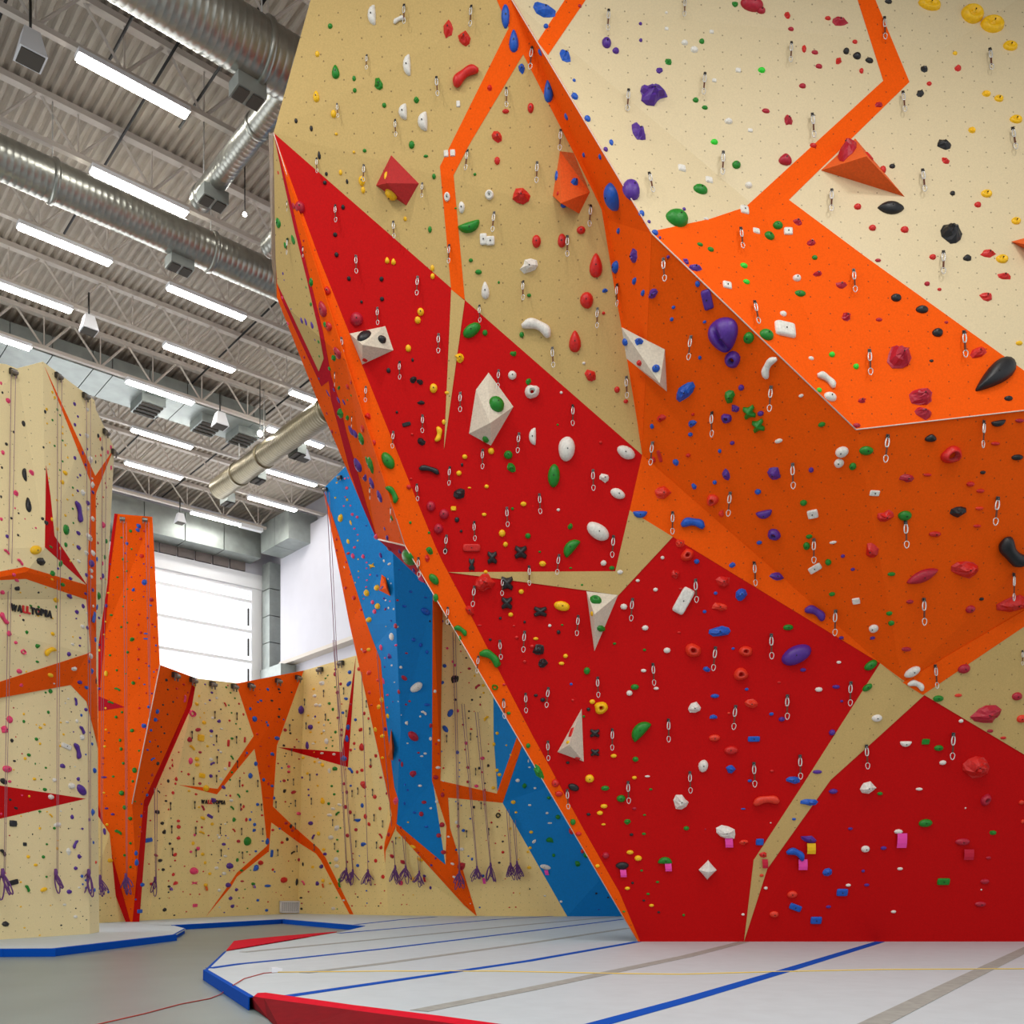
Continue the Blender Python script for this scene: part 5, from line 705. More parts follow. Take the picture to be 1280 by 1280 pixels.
def hold_verts(h, fr, rnd, seg, rings):
    x, y, w_, hh, colr, shape, rot, grp = h
    P0, n, u, v, ju, jv, s, vol = fr
    shape = shape or 'b'
    long_ = rot != 0 or shape == 's'
    if long_:
        L_ = .86 * math.hypot(w_, hh); T_ = (1.0 if shape == 's' else 1) * min(.6 * L_, max(min(w_, hh), .45 * L_))
        if shape == 's' and rot == 0: L_, T_ = max(w_, hh), min(w_, hh)
        if shape == 'm': L_, T_ = .55 * L_, .9 * math.hypot(w_, hh)
        if shape in 'LD': L_, T_ = .92 * math.hypot(w_, hh), .38 * math.hypot(w_, hh)
        if shape == 'c': L_, T_ = .88 * math.hypot(w_, hh), .42 * math.hypot(w_, hh)
    else: L_, T_ = w_, hh
    V, Fc = hold_geo(shape, rnd, seg, rings)
    ca, sa = math.cos(math.radians(-rot)), math.sin(math.radians(-rot))
    D = .9 * min(L_, T_) * P0.y / F
    if shape == 'c': D *= .8
    D = min(D, .34)
    out = []
    for a, b, c in V:
        px, py = a * L_, b * T_
        qx, qy = px * ca - py * sa, px * sa + py * ca
        out.append(u * (qx / ju) + v * (qy / jv) + n * (c * D))
    return out, Fc, D
# small ones, past the three hundred that show largest: one joined object, colours kept as material slots
keys = list(HC)
Vs, Fs, Mi = [], [], []
rnd = random.Random(5)
for h, fr in placed[N_SINGLE:]:
    V, Fc, D = hold_verts(h, fr, rnd, 8, 2); b = len(Vs)
    Vs += [fr[0] + p for p in V]; Fs += [tuple(i + b for i in f) for f in Fc]; Mi += [keys.index(h[4])] * len(Fc)
me = bpy.data.meshes.new('small_climbing_holds'); me.from_pydata(Vs, [], Fs)
for k in keys: me.materials.append(HM[k])
me.polygons.foreach_set('material_index', Mi); me.update()
bm = bmesh.new(); bm.from_mesh(me); bmesh.ops.recalc_face_normals(bm, faces=bm.faces); bm.to_mesh(me); bm.free()
o = bpy.data.objects.new('small_climbing_holds', me); link(o)
tag(o, 'hundreds of small coloured footholds scattered over all the climbing walls', 'climbing holds', None, 'stuff')
# landmarks among the holds
for x, y, nm in ((905, 419, 'big purple horned hold'), (815, 119, 'big purple spiky hold'), (797, 167, 'lumpy purple hold'), (767, 246, 'big blue oval hold'), (846, 273, 'big green oval hold'), (789, 239, 'purple ridge hold'), (1215, 18, 'big yellow pocket hold'),
    (940, 6, 'big pink oval hold'), (1244, 469, 'big black mussel-shaped hold'), (1264, 690, 'big black arched hold'), (1123, 447, 'big crimson boulder hold'), (995, 819, 'big purple lobed hold'), (671, 409, 'white banana-shaped hold'),
    (650, 245, 'red shell-shaped hold'), (708, 561, 'white egg-shaped hold'), (745, 332, 'tall red teardrop hold'), (867, 654, 'blue kidney-shaped hold'), (853, 751, 'white bar hold'), (1206, 711, 'bright red fin-shaped hold'), (1153, 721, 'dark red lens-shaped hold'),
    (1033, 475, 'white tooth-shaped hold'), (1189, 568, 'big red crater hold'), (955, 1000, 'long red lip hold'), (885, 1086, 'white four-pointed hold'), (800, 912, 'lower green half-moon hold'), (747, 663, 'white slab hold'), (580, 95, 'long red curved hold'), (530, 587, 'long black rail hold'), (688, 489, 'white ring hold'),
    (1233, 893, 'wide crimson hold on tan'), (1188, 292, 'big black rock hold'), (614, 822, 'long green curved hold'), (693, 594, 'green upright slab hold'), (1113, 260, 'black lens-shaped hold'), (587, 284, 'green half-moon hold on tan'), (1220, 959, 'wide red lower hold'), (512, 696, 'big dark green corner hold'),
    (98, 638, 'long purple curved tower hold'), (34, 636, 'black teardrop hold on the tan tower'), (51, 702, 'big black tower hold'), (97, 942, 'long purple bar hold'), (30, 826, None), (45, 688, 'big yellow hold on the tan tower'), (17, 1103, 'black cylinder hold on the tan tower'),
    (183, 728, 'blue hold high on the orange tower'), (168, 963, 'round green tower hold'), (365, 1050, None), (309, 1051, 'big green far-wall hold'), (240, 892, 'pink ring hold'), (376, 887, 'tall purple far-wall hold'), (520, 859, 'white shell hold'), (517, 920, 'big crimson fin hold'),
    (576, 1083, 'big red fork hold'), (684, 1085, 'pink-tagged white hold on the blue slope'), (532, 764, 'long blue hold')):
    if nm: LAND.append((x, y, nm))
SIZE = lambda a: 'large ' if a > 750 else ('mid-sized ' if a > 170 else 'small ')
SHN = {'': 'rounded', 'b': 'rounded', 't': 'craggy', 'r': 'ring-shaped', 'c': 'blocky', 'x': 'pinched', 's': 'curved', 'm': 'half-moon', 'd': 'teardrop', 'j': 'lipped', 'D': 'mussel-shaped', 'X': 'star-shaped', 'L': 'lens-shaped', 'H': 'cleft', 'K': 'spiky'}
def near_land(x, y):
    best = None
    for lx, ly, nm in LAND:
        d = math.hypot(lx - x, (ly - y)) ; 
        if d < 7: continue
        if best is None or d < best[0]: best = (d, lx, ly, nm)
    d, lx, ly, nm = best
    rel = ('above' if y < ly else 'below') if abs(y - ly) > .8 * abs(x - lx) else 'beside'
    return rel + ' the ' + nm
def describe(items):
    """items: (x, y, adjectives, noun, region) -> one true, single label each"""
    lab = {}
    def dupes():
        c = {}
        for i, t in lab.items(): c.setdefault(t, []).append(i)
        return [v for v in c.values() if len(v) > 1]
    own = {}
    for i, (x, y, adj, noun, reg) in enumerate(items):
        lm = [nm for lx, ly, nm in LAND if math.hypot(lx - x, ly - y) < 7]
        own[i] = lm[0] if lm and noun == 'hold' else None
        lab[i] = own[i] + ', ' + reg if own[i] else adj + ' ' + noun + ' ' + reg
    for grp in dupes():
        for i in grp:
            x, y, adj, noun, reg = items[i]; lab[i] = adj + ' ' + noun + ' ' + near_land(x, y)
    for grp in dupes():
        for i in grp:
            x, y, adj, noun, reg = items[i]; t = adj + ' ' + noun + ' ' + reg + ' ' + near_land(x, y)
            if len(t.replace('-', ' ').split()) <= 16: lab[i] = t
    for grp in dupes():
        xs = [items[i][0] for i in grp]; ys = [items[i][1] for i in grp]; n = len(grp)
        od = ['topmost', 'second from the top', 'third from the top', 'fourth from the top', 'fifth from the top', 'sixth from the top', 'seventh from the top', 'eighth from the top', 'ninth from the top']
        for r, i in enumerate(sorted(grp, key=lambda i: (items[i][1], items[i][0]))):
            x, y, adj, noun, reg = items[i]
            w = ('upper' if r == 0 else 'lower') if n == 2 else ('lowest' if r == n - 1 else (od[r] if r < len(od) else str(r + 1) + 'th from the top'))
            lab[i] = (w + ' ' + adj + ' ' + noun + ' ' + near_land(x, y) + ', one of a pair') if n == 2 else adj + ' ' + noun + ' ' + near_land(x, y) + ', ' + w
    return [lab[i] for i in range(len(items))]
items = []
for h, fr in placed[:N_SINGLE]:
    reg = ('on the ' + fr[7]) if fr[7] else 'on the ' + (region_of(h[0], h[1], fr[6]) or 'climbing wall')
    items.append((h[0], h[1], SIZE(drawn_area(h)) + HN[h[4]] + ' ' + SHN[h[5]], 'hold', reg))
labels = describe(items)
boltme = bpy.data.meshes.new('bolt'); bm = bmesh.new()
bmesh.ops.create_cone(bm, cap_ends=True, segments=8, radius1=.0085, radius2=.0085, depth=.01); bm.to_mesh(boltme); bm.free(); boltme.materials.append(M['bolt'])
for i, (h, fr) in enumerate(placed[:N_SINGLE]):
    rnd = random.Random(i * 7 + 3)
    big = drawn_area(h) > 500
    V, Fc, D = hold_verts(h, fr, rnd, (13 if h[5] == 'K' else 11 if big else 9) if h[5] in ('t', 'K') else (28 if h[5] == 'H' else 20 if big else 14), (3 if h[5] in ('t', 'K') else 8 if h[5] == 'H' else 5) if big else (2 if h[5] in ('t', 'K') else 4))
    bm = bmesh.new(); bv = [bm.verts.new(p) for p in V]
    for f in Fc:
        fc = bm.faces.new([bv[k] for k in f]); fc.smooth = h[5] not in 'tK' if h[5] else True
    bmesh.ops.recalc_face_normals(bm, faces=bm.faces)
    me = bpy.data.meshes.new('climbing_hold'); bm.to_mesh(me); bm.free(); me.materials.append(HM[h[4]])
    o = bpy.data.objects.new('climbing_hold', me); link(o); o.location = fr[0]
    wall = 'overhanging wall' if fr[6] in (mainw, side) else ('tan tower' if fr[6] is tower else ('orange tower' if fr[6] is otow else ('far wall' if fr[6] is back else 'blue tower')))
    tag(o, labels[i], 'climbing hold', 'holds on the ' + wall)
    if min(h[2], h[3]) > 6 and h[5] not in ('s', 'r', 'x', 'X'):
        b = bpy.data.objects.new('bolt', boltme); link(b, o)
        n = fr[1]; q = n.to_track_quat('Z', 'Y'); b.rotation_euler = q.to_euler()
        zc = V[-1]; b.location = zc + n * .002
# ---------------------------------------------------------------- route tags hanging under start holds
TAPES = [(779, 1091, 7.5, 9, 'p', 'pink route tag under the black hold low on the red panel'), (835, 1083, 8, 10.5, 'p', 'pink route tag under the green half-moon hold'), (911, 1053, 9.5, 11, 'p', 'pink route tag under the white hold'), (956, 1079, 7, 11, 'c', 'crimson route tag on the tan tapering stripe'),
    (1013.5, 1060, 10.5, 13, 'y', 'yellow route tag under the long purple hold'), (1003, 1080, 11, 13, 'p', 'pink route tag under the curved blue hold'), (1126.5, 1050, 12, 18, 'p', 'tall pink route tag under a small white hold'), (1210, 1067.5, 12, 13, 'c', 'crimson route tag under the red and white hold'),
    (683.5, 1090.5, 4.5, 6, 'p', 'small pink route tag on the blue slope'), (605, 1101, 3.5, 7, 'p', 'tiny pink route tag beside a purple rope coil'), (257, 1110.5, 2.6, 5.5, 'o', 'tiny orange route tag on the far wall below a yellow hold'), (213, 1111, 2.6, 4, 'v', 'tiny violet route tag on the far wall beside the rope loop'), (317, 1108, 2.6, 4, 'v', 'tiny violet route tag under the green hold'), (404.5, 1107, 2.2, 5, 'o', 'tiny orange route tag under a small yellow hold'), (425, 1106, 2.4, 6, 'g', 'tiny green route tag on the orange leg'), (531, 1099, 2.6, 6, 'c', 'tiny crimson route tag beside a hanging rope')]
for x, y, w_, hh, c, lb in TAPES:
    fr = frame_at(x, y)
    if not fr: continue
    P0, n, u, v, ju, jv = fr[:6]
    bm = bmesh.new(); R = []
    for k in range(4):
        t = k / 3
        for sx in (-.5, .5): R.append(bm.verts.new(u * ((sx * w_ + (t - .5) * 1.2) / ju) + v * ((.5 - t) * hh / jv) + n * (.025 + .02 * math.sin(t * 2.5))))
    for k in range(3): bm.faces.new((R[2 * k], R[2 * k + 1], R[2 * k + 3], R[2 * k + 2]))
    me = bpy.data.meshes.new('route_tag'); bm.to_mesh(me); bm.free(); me.materials.append(HM['g'] if c == 'g' else M['tape_' + c])
    o = bpy.data.objects.new('route_tag', me); link(o); o.location = P0; solid(o, .004, 0)
    tag(o, lb, 'route tag', 'route tags')
# ---------------------------------------------------------------- quickdraws
def carabiner(L_, W_, r, n=12):
    pts = []
    for i in range(n):
        t = 2 * math.pi * i / n; k = 1 - .25 * math.sin(t)
        pts.append(Vector((math.cos(t) * W_ / 2 * k, 0, math.sin(t) * L_ / 2)))
    bm = bmesh.new(); bm_tube(bm, pts, r, 5, True); bmesh.ops.recalc_face_normals(bm, faces=bm.faces); return bm
def mesh_of(name, bm, m, smooth=True):
    me = bpy.data.meshes.new(name); bm.to_mesh(me); bm.free(); me.materials.append(m)
    me.polygons.foreach_set('use_smooth', [smooth] * len(me.polygons)); return me
c1 = carabiner(.38, .13, .028); bmesh.ops.translate(c1, verts=c1.verts, vec=(0, 0, -.26)); QM = {'upper_carabiner': mesh_of('upper_carabiner', c1, M['steel'])}
c2 = carabiner(.27, .17, .019); bmesh.ops.rotate(c2, verts=c2.verts, cent=(0, 0, 0), matrix=Matrix.Rotation(math.pi, 3, 'X')); bmesh.ops.translate(c2, verts=c2.verts, vec=(.02, 0, -.88)); QM['lower_carabiner'] = mesh_of('lower_carabiner', c2, M['steel'])
bm = bmesh.new(); bm_box(bm, Vector((.01, 0, -.59)), .062, .03, .36); QM['sling'] = mesh_of('sling', bm, M['sling'], False)
bm = bmesh.new(); bm_box(bm, Vector((0, .03, -.03)), .13, .03, .14); bm_box(bm, Vector((0, -.01, -.09)), .10, .06, .03)
bmesh.ops.create_cone(bm, cap_ends=True, segments=6, radius1=.035, radius2=.035, depth=.05, matrix=Matrix.Translation((0, 0, -.01)) @ Matrix.Rotation(math.pi / 2, 4, 'X')); QM['hanger'] = mesh_of('hanger', bm, M['dark_steel'], False)
DQ = []
for (x0, y0), data in DRAWS:
    for tok in data.split(';'):
        x, y, l = (float(k) / 3.5556 for k in tok.split()); x += x0; y += y0
        if any(math.hypot(x - a, y - b) < 9 for a, b, _ in DQ): continue
        DQ.append((x, y, l))
ditems = []; dfr = []
for x, y, l in DQ:
    fr = frame_at(x, max(y, 1))
    if fr: dfr.append((x, y, l, fr)); ditems.append((x, y + l / 2, 'steel', 'quickdraw', 'on the ' + (region_of(x, max(y, 1), fr[6]) or 'side of the climbing wall')))
dl = describe(ditems)
for t in dl:
    if len(t.split()) > 15: print('LONG', len(t.split()), t)
for k, (x, y, l, fr) in enumerate(dfr):
    P0, n = fr[0], fr[1]
    s_ = l * 1.06 * P0.y / F
    r = bpy.data.objects.new('quickdraw', None); link(r)
    r.location = EYE + ray(x, y) * ((P0 - EYE).dot(n) / ray(x, y).dot(n)) + Vector((n.x, n.y, 0)).normalized() * (.05 * s_ + .02); r.scale = (s_,) * 3; r.empty_display_size = .05
    r.rotation_euler = (0, random.uniform(-.06, .14), math.atan2(n.x, -n.y) + random.uniform(-.5, .5))
    if n.z > 0:      # on a face that leans back the quickdraw lies against it
        dn = (Vector((0, 0, -1)) + n * n.z).normalized(); yy_ = -n; xx_ = yy_.cross(-dn)
        r.rotation_euler = Matrix((xx_, yy_, -dn)).transposed().to_euler(); r.rotation_euler.rotate_axis('Y', random.uniform(-.05, .12)); r.location += n * .03
    tag(r, dl[k], 'quickdraw', 'quickdraws on the overhanging wall')
    for nm, me in QM.items():
        c = bpy.data.objects.new(nm, me); link(c, r)
# far walls: quickdraws that show as short dark dashes
FAR = [((180, 820), "562 440;738 452;760 990;735 640;575 630;378 600;905 990;390 970;742 835;575 950;400 1160;210 1170;768 1180;935 1180;1160 545;1050 1160;1190 980;1205 1150;590 1190;580 800"),
    ((180, 980), "210 150;215 330;222 510;408 340;605 340;775 350;945 350;410 520;612 520;782 540;1065 520;1205 310;1218 490"),
    ((340, 800), "418 400;265 470;578 380;432 590;278 660;138 680;598 560;785 700;792 950;645 1200;808 1190;152 870;308 1070;165 1110;690 1180;762 480"),
    ((340, 980), "172 130;320 110;490 280;662 240;820 240;676 450;840 460;505 470;995 420;342 480;192 490;40 520;642 60;806 50;888 290"),
    ((480, 880), "455 225;628 210;665 465;88 960;540 715;600 915;705 710;762 900")]
fi = []; ff = []
for (x0, y0), data in FAR:
    sc = 5.818 if x0 == 480 else 6.4
    for tok in data.split(';'):
        x, y = (float(k) / sc for k in tok.split()); x += x0; y += y0
        fr = frame_at(x, y)
        if fr and not any(math.hypot(x - a[0], y - a[1]) < 5 for a in ff): ff.append((x, y, fr)); fi.append((x, y, 'tiny dark', 'quickdraw', 'on the ' + (region_of(x, y, fr[6]) or 'far wall')))
bm = bmesh.new(); bm_box(bm, Vector((0, 0, -.03)), .034, .03, .06); bm_box(bm, Vector((0, 0, -.11)), .014, .02, .11); bm_box(bm, Vector((0, 0, -.18)), .026, .02, .05)
fme = mesh_of('quickdraw', bm, M['dark_steel'], False)
for (x, y, fr), lb in zip(ff, describe(fi)):
    o = bpy.data.objects.new('quickdraw', fme); link(o); o.location = fr[0] + fr[1] * .03
    tag(o, lb, 'quickdraw', 'quickdraws on the far walls')
# ---------------------------------------------------------------- belay anchors along the wall tops
ANC = [(16, 465, 'above the first rope of the tan tower'), (72, 470, 'below the peak of the tan tower'), (106, 495, 'on the sloping top edge of the tan tower'), (131, 540, 'lower on the sloping top edge of the tan tower'), (143, 562, 'at the outer tip of the tan tower'), (153, 649, 'at the top of the orange tower, near its red edge'), (181, 650, 'at the top of the orange tower, near the window'),
    (218, 844, 'on the orange shoulder below the window'), (240, 850, 'where the orange shoulder meets the red edge'), (265, 855, 'on tan just below the window'), (292, 858, 'beside the top corner of the orange figure'), (313, 857, 'at the top of the orange figure, first one'), (347, 851, 'at the top of the orange figure, middle one'), (372, 847, 'at the top of the orange figure, last one'), (401, 837, 'at the top of the far tan wall beside the orange figure'), (427, 829, 'at the top of the far tan wall beside the red V'), (425, 597, 'at the top of the blue tower, upper one'), (407, 612, 'at the top of the blue tower, lower one')]
bm = bmesh.new(); bm_box(bm, Vector((0, -.02, 0)), .18, .08, .13); am = mesh_of('block', bm, M['dark_steel'], False)
bm = bmesh.new()
bmesh.ops.create_cone(bm, cap_ends=True, segments=12, radius1=.05, radius2=.05, depth=.16, matrix=Matrix.Translation((0, -.09, -.03)) @ Matrix.Rotation(math.pi / 2, 4, 'Y')); bm_box(bm, Vector((-.06, -.06, -.10)), .03, .03, .10); bm_box(bm, Vector((.06, -.06, -.10)), .03, .03, .10); am2 = mesh_of('roller', bm, M['anchor'], False)
for x, y, lb in ANC:
    fr = frame_at(x, y) or frame_at(x - 1.5, y + 3)
    if not fr: continue
    r = bpy.data.objects.new('belay_anchor', None); link(r); r.location = EYE + (fr[0] - EYE) * .998; r.empty_display_size = .05
    n = fr[1]; r.rotation_euler = (0, 0, math.atan2(n.x, -n.y)); s_ = .95 if y > 700 else .62; r.scale = (s_,) * 3
    tag(r, 'steel belay anchor ' + lb, 'anchor', 'belay anchors')
    for nm, me in (('block', am), ('roller', am2)): link(bpy.data.objects.new(nm, me), r)
# ---------------------------------------------------------------- ropes with their coiled tails
ROPES = [(14, 470, 5, 1092, 15.3, 15.3, 'along the frame edge of the tan tower'), (72, 475, 71, 1092, 15.4, 16.2, 'down the middle of the tan tower'), (108, 500, 112, 1092, 16.3, 17.1, 'near the corner of the tan tower'), (128, 545, 126, 1098, 17.2, 18.0, 'beside the edge of the tan tower'),
    (154, 652, 158, 1096, 21.4, 22.4, 'down the orange tower from its red-side anchor'), (182, 653, 187, 900, 21.5, 22.3, 'down the orange tower near the window side'), (193, 985, 194.5, 1100, 23.7, 23.7, 'on the far tan wall beside the red edge'),
    (408, 615, 433, 1088, 24.2, 27.2, 'from the lower anchor of the blue tower'), (416, 800, 441, 1090, 26.9, 27.2, 'close beside the red V of the far wall'), (452, 840, 460, 1090, 26.6, 27.0, 'on the far wall beside the orange edge of the blue tower'), (471, 815, 494, 1085, 25.9, 27.1, 'over the orange edge of the blue tower'),
    (503, 1045, 507, 1085, 26.3, 26.7, 'below the orange fork beside the blue tower'), (522, 1070, 524, 1092, 26.3, 26.6, 'short one below the orange fork'), (566, 790, 574, 1092, 25.6, 26.5, 'first one on the tan panel beside the blue tower'), (577, 880, 596, 1086, 25.7, 26.5, 'second one on the tan panel beside the blue tower'), (594, 890, 613, 1082, 25.7, 26.5, 'third one on the tan panel beside the blue tower'), (633, 1012, 638, 1082, 26.2, 26.4, 'fourth one, beside the blue slope'), (641, 1025, 646, 1080, 26.1, 26.3, 'last one, beside the blue slope')]
for k, (x1, y1, x2, y2, d1, d2, lb) in enumerate(ROPES):
    h1 = hit(x1, y1); h2 = hit(x2, y2)
    if h1: d1 = h1[0].y - .12
    if h2: d2 = h2[0].y - .12
    p, q = at(x1, y1, d1), at(x2, y2, d2)
    line = [p]; N_ = 9
    for i in range(1, N_):      # the rope lies over whatever bulges towards it
        t = i / N_; c = p.lerp(q, t); xx, yy = proj(c); hh = hit(xx, yy)
        if hh and hh[0].y - .06 < c.y: c = EYE + (c - EYE) * ((hh[0].y - .06) / c.y)
        line.append(c)
    line.append(q)
    r = empty('climbing_rope', q, 'thin purple rope ' + lb, 'rope', 'top ropes')
    tube('strand', line, .005 if k < 6 else .010, M['rope'], r, 5)
    if k not in (10, 9):
        tube('strand', [c + Vector((.07 - .05 * i / N_, 0, 0)) for i, c in enumerate(line)], .0045 if k < 6 else .008, M['rope'], r, 5)
    if 850 < y2 < 1080 and k == 5: continue
    rnd = random.Random(k); bm = bmesh.new()
    for j in range(3 if k in (0, 1, 2, 6) else 7):
        L_ = rnd.uniform(.22, .46); W_ = rnd.uniform(.04, .1); ox = rnd.uniform(-.2, .2); oz = rnd.uniform(-.05, .05)
        pts = []
        for i in range(14):
            t = 2 * math.pi * i / 14
            pts.append(q + Vector((ox * (1 - math.cos(t)) * .5 + math.sin(t) * W_ / 2, -.04 - .03 * j / 7, -(1 - math.cos(t)) / 2 * L_ + oz * math.sin(t))))
        bm_tube(bm, pts, .012, 5, True)
    bmesh.ops.recalc_face_normals(bm, faces=bm.faces); from_bm('coil', bm, M['coil'], r, True)
    tube('knot', [q + Vector((0, -.04, .08)), q + Vector((.01, -.05, 0)), q + Vector((0, -.04, -.07))], [.025, .034, .022], M['coil'], r, 7)
# ---------------------------------------------------------------- painted lettering on two walls
def sign(letters, root, x0, y0, x1, y1, hpx, nm):
    n_ = len(letters); fr = frame_at((x0 + x1) / 2, (y0 + y1) / 2); n = fr[1]; WT = {'W': 1.35, 'L': .85, 'T': .98, 'P': .95, 'I': .5}; tot = sum(WT.get(c, 1.05) for c in letters); acc = 0
    for i, ch in enumerate(letters):
        w_ = (x1 - x0) * WT.get(ch, 1.05) / tot; x = x0 + acc + w_ / 2; acc += w_; y = y0 + (y1 - y0) * (i + .5) / n_
        p = EYE + ray(x, y + hpx / 2) * ((fr[0] + n * .02 - EYE).dot(n) / ray(x, y).dot(n)); d = p.y
        c = bpy.data.curves.new('letter', 'FONT'); c.body = ch; c.align_x = 'CENTER'; c.size = hpx * 1.38 * d / F; c.extrude = .008
        c.offset = c.size * .05
        c.materials.append(M['ink_red'] if i in (2, 3) else M['ink'])
        o = bpy.data.objects.new('letter', c); link(o, root); o.matrix_parent_inverse = Matrix.Translation(-Vector(root.location))
        ang = 0.0
        vv = Vector((0, 0, 1)).cross(n).normalized(); ww = n.cross(vv)
        m = Matrix((vv, ww, n)).transposed().to_4x4() @ Matrix.Rotation(ang, 4, 'Z')
        COL.objects.unlink(o)
        COL.objects.link(o); bpy.context.view_layer.update(); lm = bpy.data.meshes.new_from_object(o.evaluated_get(bpy.context.evaluated_depsgraph_get()))
        bpy.data.objects.remove(o); lm.name = 'letter'
        if not lm.materials: lm.materials.append(M['ink_red'] if i in (2, 3) else M['ink'])
        o = bpy.data.objects.new('letter', lm); link(o, root); o.matrix_parent_inverse = Matrix.Translation(-Vector(root.location))
        xs = [q.co.x for q in lm.vertices]; k_ = (max(xs) + min(xs)) / 2
        for q in lm.vertices: q.co.x -= k_
        a_, b_ = proj(p + vv * .01), proj(p); mpx = abs(a_[0] - b_[0]) / .01      # pixels per metre along the line of letters
        sx = w_ * .9 / max(mpx * (max(xs) - min(xs)), 1e-6); m = Matrix.Translation(p) @ m @ Matrix.Diagonal((sx, 1, 1, 1)); o.matrix_basis = m
        if ch == 'O':
            cc = p + ww * (hpx * .5 * d / F) + n * .012
            bm = bmesh.new(); bmesh.ops.create_circle(bm, cap_ends=True, segments=10, radius=hpx * .13 * d / F, matrix=Matrix.Translation(cc) @ n.to_track_quat('Z', 'Y').to_matrix().to_4x4())
            from_bm('letter_dot', bm, M['ink_red'], root)
sign('WALLTOPIA', tower.root, 13.5, 759, 65.5, 768, 8.2, 'a')
sign('WALLTOPIA', back.root, 251, 1002, 282, 1003, 4.8, 'b')
# ---------------------------------------------------------------- ventilation grille low on the far wall
fr = frame_at(362.5, 1134); r = empty('air_grille', fr[0], 'white ventilation grille at the foot of the far tan wall', 'grille')
def on(fr, x, y, off=0):
    n = fr[1]; rr = ray(x, y); return EYE + rr * ((fr[0] + n * off - EYE).dot(n) / rr.dot(n))
def quad_px(name, fr, x0, y0, x1, y1, off, th, m, parent):
    bm = bmesh.new(); bm.faces.new([bm.verts.new(on(fr, *p, off)) for p in ((x0, y0), (x0, y1), (x1, y1), (x1, y0))]); o = from_bm(name, bm, m, parent); solid(o, th, 0); return o
quad_px('backing', fr, 350.5, 1127, 374.5, 1140.5, .02, .02, M['wallgrey'], r)
for x0, y0, x1, y1 in ((350, 1126.3, 375, 1127.8), (350, 1139.6, 375, 1141), (350, 1126.3, 351.6, 1141), (373.4, 1126.3, 375, 1141)): quad_px('frame', fr, x0, y0, x1, y1, .05, .04, M['white'], r)
for i in range(13): quad_px('slat', fr, 352.4 + i * 1.64, 1127.8, 353.2 + i * 1.64, 1139.6, .045, .02, M['white'], r)
# ---------------------------------------------------------------- padded floor mats
MZ = .1
def pad(name, pts, label, top, rim, kind=None, z=MZ):
    Q = [atz(x, y, z) for x, y in pts]
    t = empty(name, (Q[0].x, Q[0].y, 0), label, 'floor mat', 'padded floor mats')
    bm = bmesh.new(); f = bm.faces.new([bm.verts.new(q) for q in Q]); f.normal_update()
    if f.normal.z < 0: f.normal_flip()
    bmesh.ops.triangulate(bm, faces=bm.faces); o = from_bm('mat_top', bm, top, t); solid(o, .03)
    for i in rim:
        a, b = Q[i], Q[(i + 1) % len(Q)]
        bm = bmesh.new()
        e = (b - a).normalized(); s_ = Vector((0, 0, 1)).cross(e)
        if s_.y > 0: s_ = -s_
        a = a - e * .028; b = b + e * .06
        c = [a + Vector((0, 0, .004)), b + Vector((0, 0, .004)), b + s_ * .03, a + s_ * .03]
        lo = [b + s_ * .03 - Vector((0, 0, z - .002)), a + s_ * .03 - Vector((0, 0, z - .002))]
        v_ = [bm.verts.new(p) for p in c + lo]
        bm.faces.new(v_[:4]); bm.faces.new((v_[3], v_[2], v_[4], v_[5])); bmesh.ops.recalc_face_normals(bm, faces=bm.faces)
        o = from_bm('edge_cover', bm, M['mat_blue'], t); o['label'] = 'blue edge cover'; solid(o, .01)
    return t
pad('floor_mat', [(-260, 1187), (0, 1187), (65, 1186.6), (216.5, 1169), (232, 1160.5), (215, 1156.5), (188, 1153), (124, 1156), (100, 1156), (125, 1166), (112, 1168.5), (0, 1175.5), (-260, 1195)][:5] + [(215, 1156.5), (124, 1153.2), (124, 1164), (112, 1166.5), (0, 1172), (-260, 1181)], 'white floor mat with blue edge at the foot of the tan tower', M['mat'], (0, 1, 2, 3))
pad('floor_mat', [(215, 1157), (353.4, 1149.5), (455, 1158), (560, 1149.6), (600, 1144.8), (486, 1143.6), (372, 1141.2), (318, 1143.2), (262, 1145.7), (124, 1152.6)], 'white floor mat with blue edge along the far tan wall', M['mat'], (0, 1), z=MZ)
main_pts = [(259, 1213), (315, 1246), (640, 1289.5), (980, 1365), (1500, 1365), (1500, 1173), (797, 1173), (790, 1143.5), (620, 1143.8), (560, 1149.3), (455, 1158.2), (421, 1166), (300, 1186.5), (283, 1189.5)]
mm = pad('floor_mat', main_pts, 'huge white floor mat with blue and grey strips under the overhanging wall', M['mat'], (0, 13), z=MZ)
# red sloping ramps at its corners
def ramp(pts_top, pts_low, label, mt=None, cap=None):
    bm = bmesh.new(); a = [atz(x, y, z) for x, y, z in pts_top]; b = [atz(x, y, z) for x, y, z in pts_low]
    va = [bm.verts.new(p + Vector((0, 0, .006))) for p in a]; vb = [bm.verts.new(p) for p in b]
    for i in range(len(a) - 1): bm.faces.new((va[i], va[i + 1], vb[i + 1], vb[i]))
    if cap: bm.faces.new((va[0], vb[0], bm.verts.new(atz(*cap))))
    bmesh.ops.recalc_face_normals(bm, faces=bm.faces)
    o = from_bm('mat_ramp', bm, mt or M['mat_red']); solid(o, .012, 1); return tag(o, label, 'mat flap', 'red mat flaps')
ramp([(322, 1242, MZ), (332, 1241.5, MZ), (441, 1257, MZ), (553, 1271, MZ), (640, 1283, MZ)], [(316, 1246.5, MZ), (330, 1248.5, MZ), (441, 1263.5, MZ), (553, 1278.5, MZ), (640, 1291, MZ)], 'narrow crimson strip folded over the mat edge')
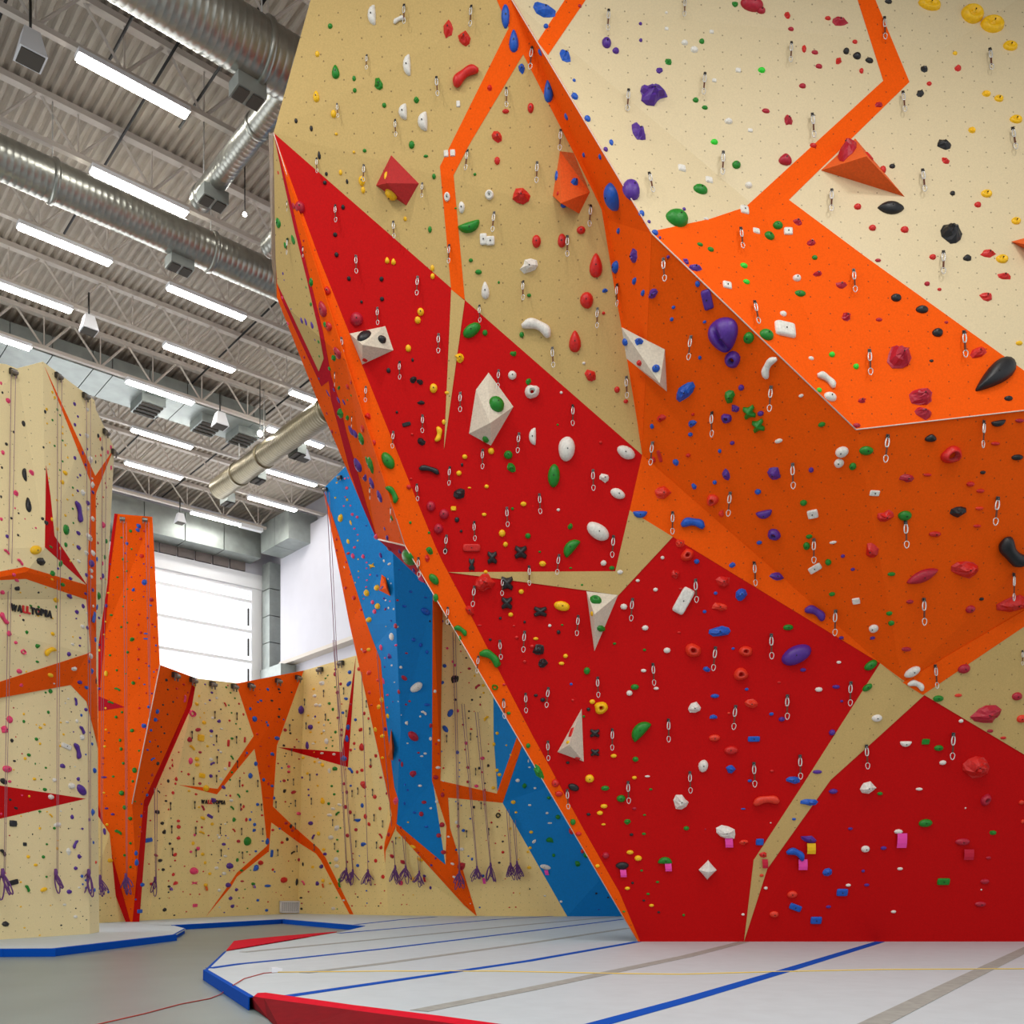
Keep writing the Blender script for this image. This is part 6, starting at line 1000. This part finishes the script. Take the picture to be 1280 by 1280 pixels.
ramp([(313, 1245.6, MZ), (330, 1248.7, MZ), (441, 1263.7, MZ), (553, 1278.7, MZ), (640, 1291.2, MZ)], [(311.8, 1257, .01), (334, 1272, .01), (352, 1290, .01), (400, 1322, .01), (470, 1365, .01)], 'big red sloping flap at the near corner of the huge white mat', M['mat_red_side'], (311, 1257.5, 0))
ramp([(283, 1189.3, MZ), (300, 1186.3, MZ), (360, 1176, MZ), (421, 1165.8, MZ)], [(292.5, 1177, .03), (312, 1174.5, .03), (360, 1170, .03), (421, 1165.2, .09)], 'red flap at the far corner of the huge white mat')
def strip(pts, w_, m, nm, label=None, z=MZ + .004):
    Q = [atz(x, y, z) for x, y in pts]
    bm = bmesh.new(); prev = None
    for i, q in enumerate(Q):
        t = (Q[min(i + 1, len(Q) - 1)] - Q[max(i - 1, 0)]).normalized(); s_ = Vector((-t.y, t.x, 0)) * w_ / 2
        c = (bm.verts.new(q - s_), bm.verts.new(q + s_))
        if prev: bm.faces.new((prev[0], prev[1], c[1], c[0]))
        prev = c
    bmesh.ops.recalc_face_normals(bm, faces=bm.faces)
    for f in bm.faces:
        if f.normal.z < 0: f.normal_flip()
    o = from_bm(nm, bm, m, mm); solid(o, .003)
    if label: o['label'] = label
mb, mg = M['mat_blue'], M['mat_seam']
strip([(262, 1210), (300, 1204.6), (360, 1198.7), (480, 1185.7), (660, 1164), (790, 1147.6)], .11, mb, 'seam_strip', 'blue strip')
strip([(357, 1245.2), (420, 1236), (570, 1214.2), (660, 1201), (797, 1177)], .12, mb, 'seam_strip', 'blue strip')
strip([(728, 1285), (858, 1249.5), (980, 1213.5), (1100, 1177)], .14, mb, 'seam_strip', 'blue strip')
strip([(424, 1166.4), (480, 1161.6), (623, 1149), (700, 1144.5)], .12, mb, 'seam_strip', 'blue strip')
strip([(445, 1155.6), (500, 1149.5), (545, 1146)], .12, mb, 'seam_strip', 'blue strip')
strip([(304, 1190), (420, 1179), (660, 1155.5), (780, 1145)], .13, mg, 'seam_strip', 'grey strip')
strip([(380, 1216), (480, 1204), (660, 1179), (786, 1160)], .13, mg, 'seam_strip', 'grey strip')
strip([(524, 1263.3), (660, 1236.5), (859, 1195), (930, 1177)], .16, mg, 'seam_strip', 'grey strip')
strip([(1040, 1302), (1091, 1280), (1190, 1231), (1290, 1183)], .17, mg, 'seam_strip', 'grey strip')
# blue line on the mats at the foot of the far walls
# ---------------------------------------------------------------- cords across the floor
def cord(pts, r, m, nm, label):
    Q = [atz(x, y, z) + Vector((0, 0, r)) for x, y, z in pts]
    tag(tube(nm, Q, r, m, None, 6), label, 'cord')
cord([(345, 1216, MZ), (480, 1214.5, MZ), (620, 1214.5, MZ), (770, 1217.5, MZ), (850, 1218.5, MZ), (980, 1215, MZ), (1103, 1212.5, MZ), (1300, 1211.5, MZ)], .006, M['cord_yellow'], 'extension_cord', 'pale yellow extension cord lying straight across the white mat')
cord([(345, 1216, MZ), (330, 1217, MZ), (305, 1224, MZ), (291, 1232.5, MZ + .01), (282, 1237, .02), (277, 1243, .005), (262, 1249, 0), (225, 1256, 0), (180, 1268, 0), (110, 1284, 0)], .005, M['cord_red'], 'extension_cord', 'reddish cord running off the mat over the grey floor')
p = atz(343, 1216, MZ); bm = bmesh.new(); bm_box(bm, p + Vector((0, 0, .03)), .06, .05, .05, .4); bm_box(bm, p + Vector((.05, .02, .03)), .05, .03, .03, .4); tag(from_bm('cord_plug', bm, M['white']), 'small white plug joining the two cords on the mat', 'plug')
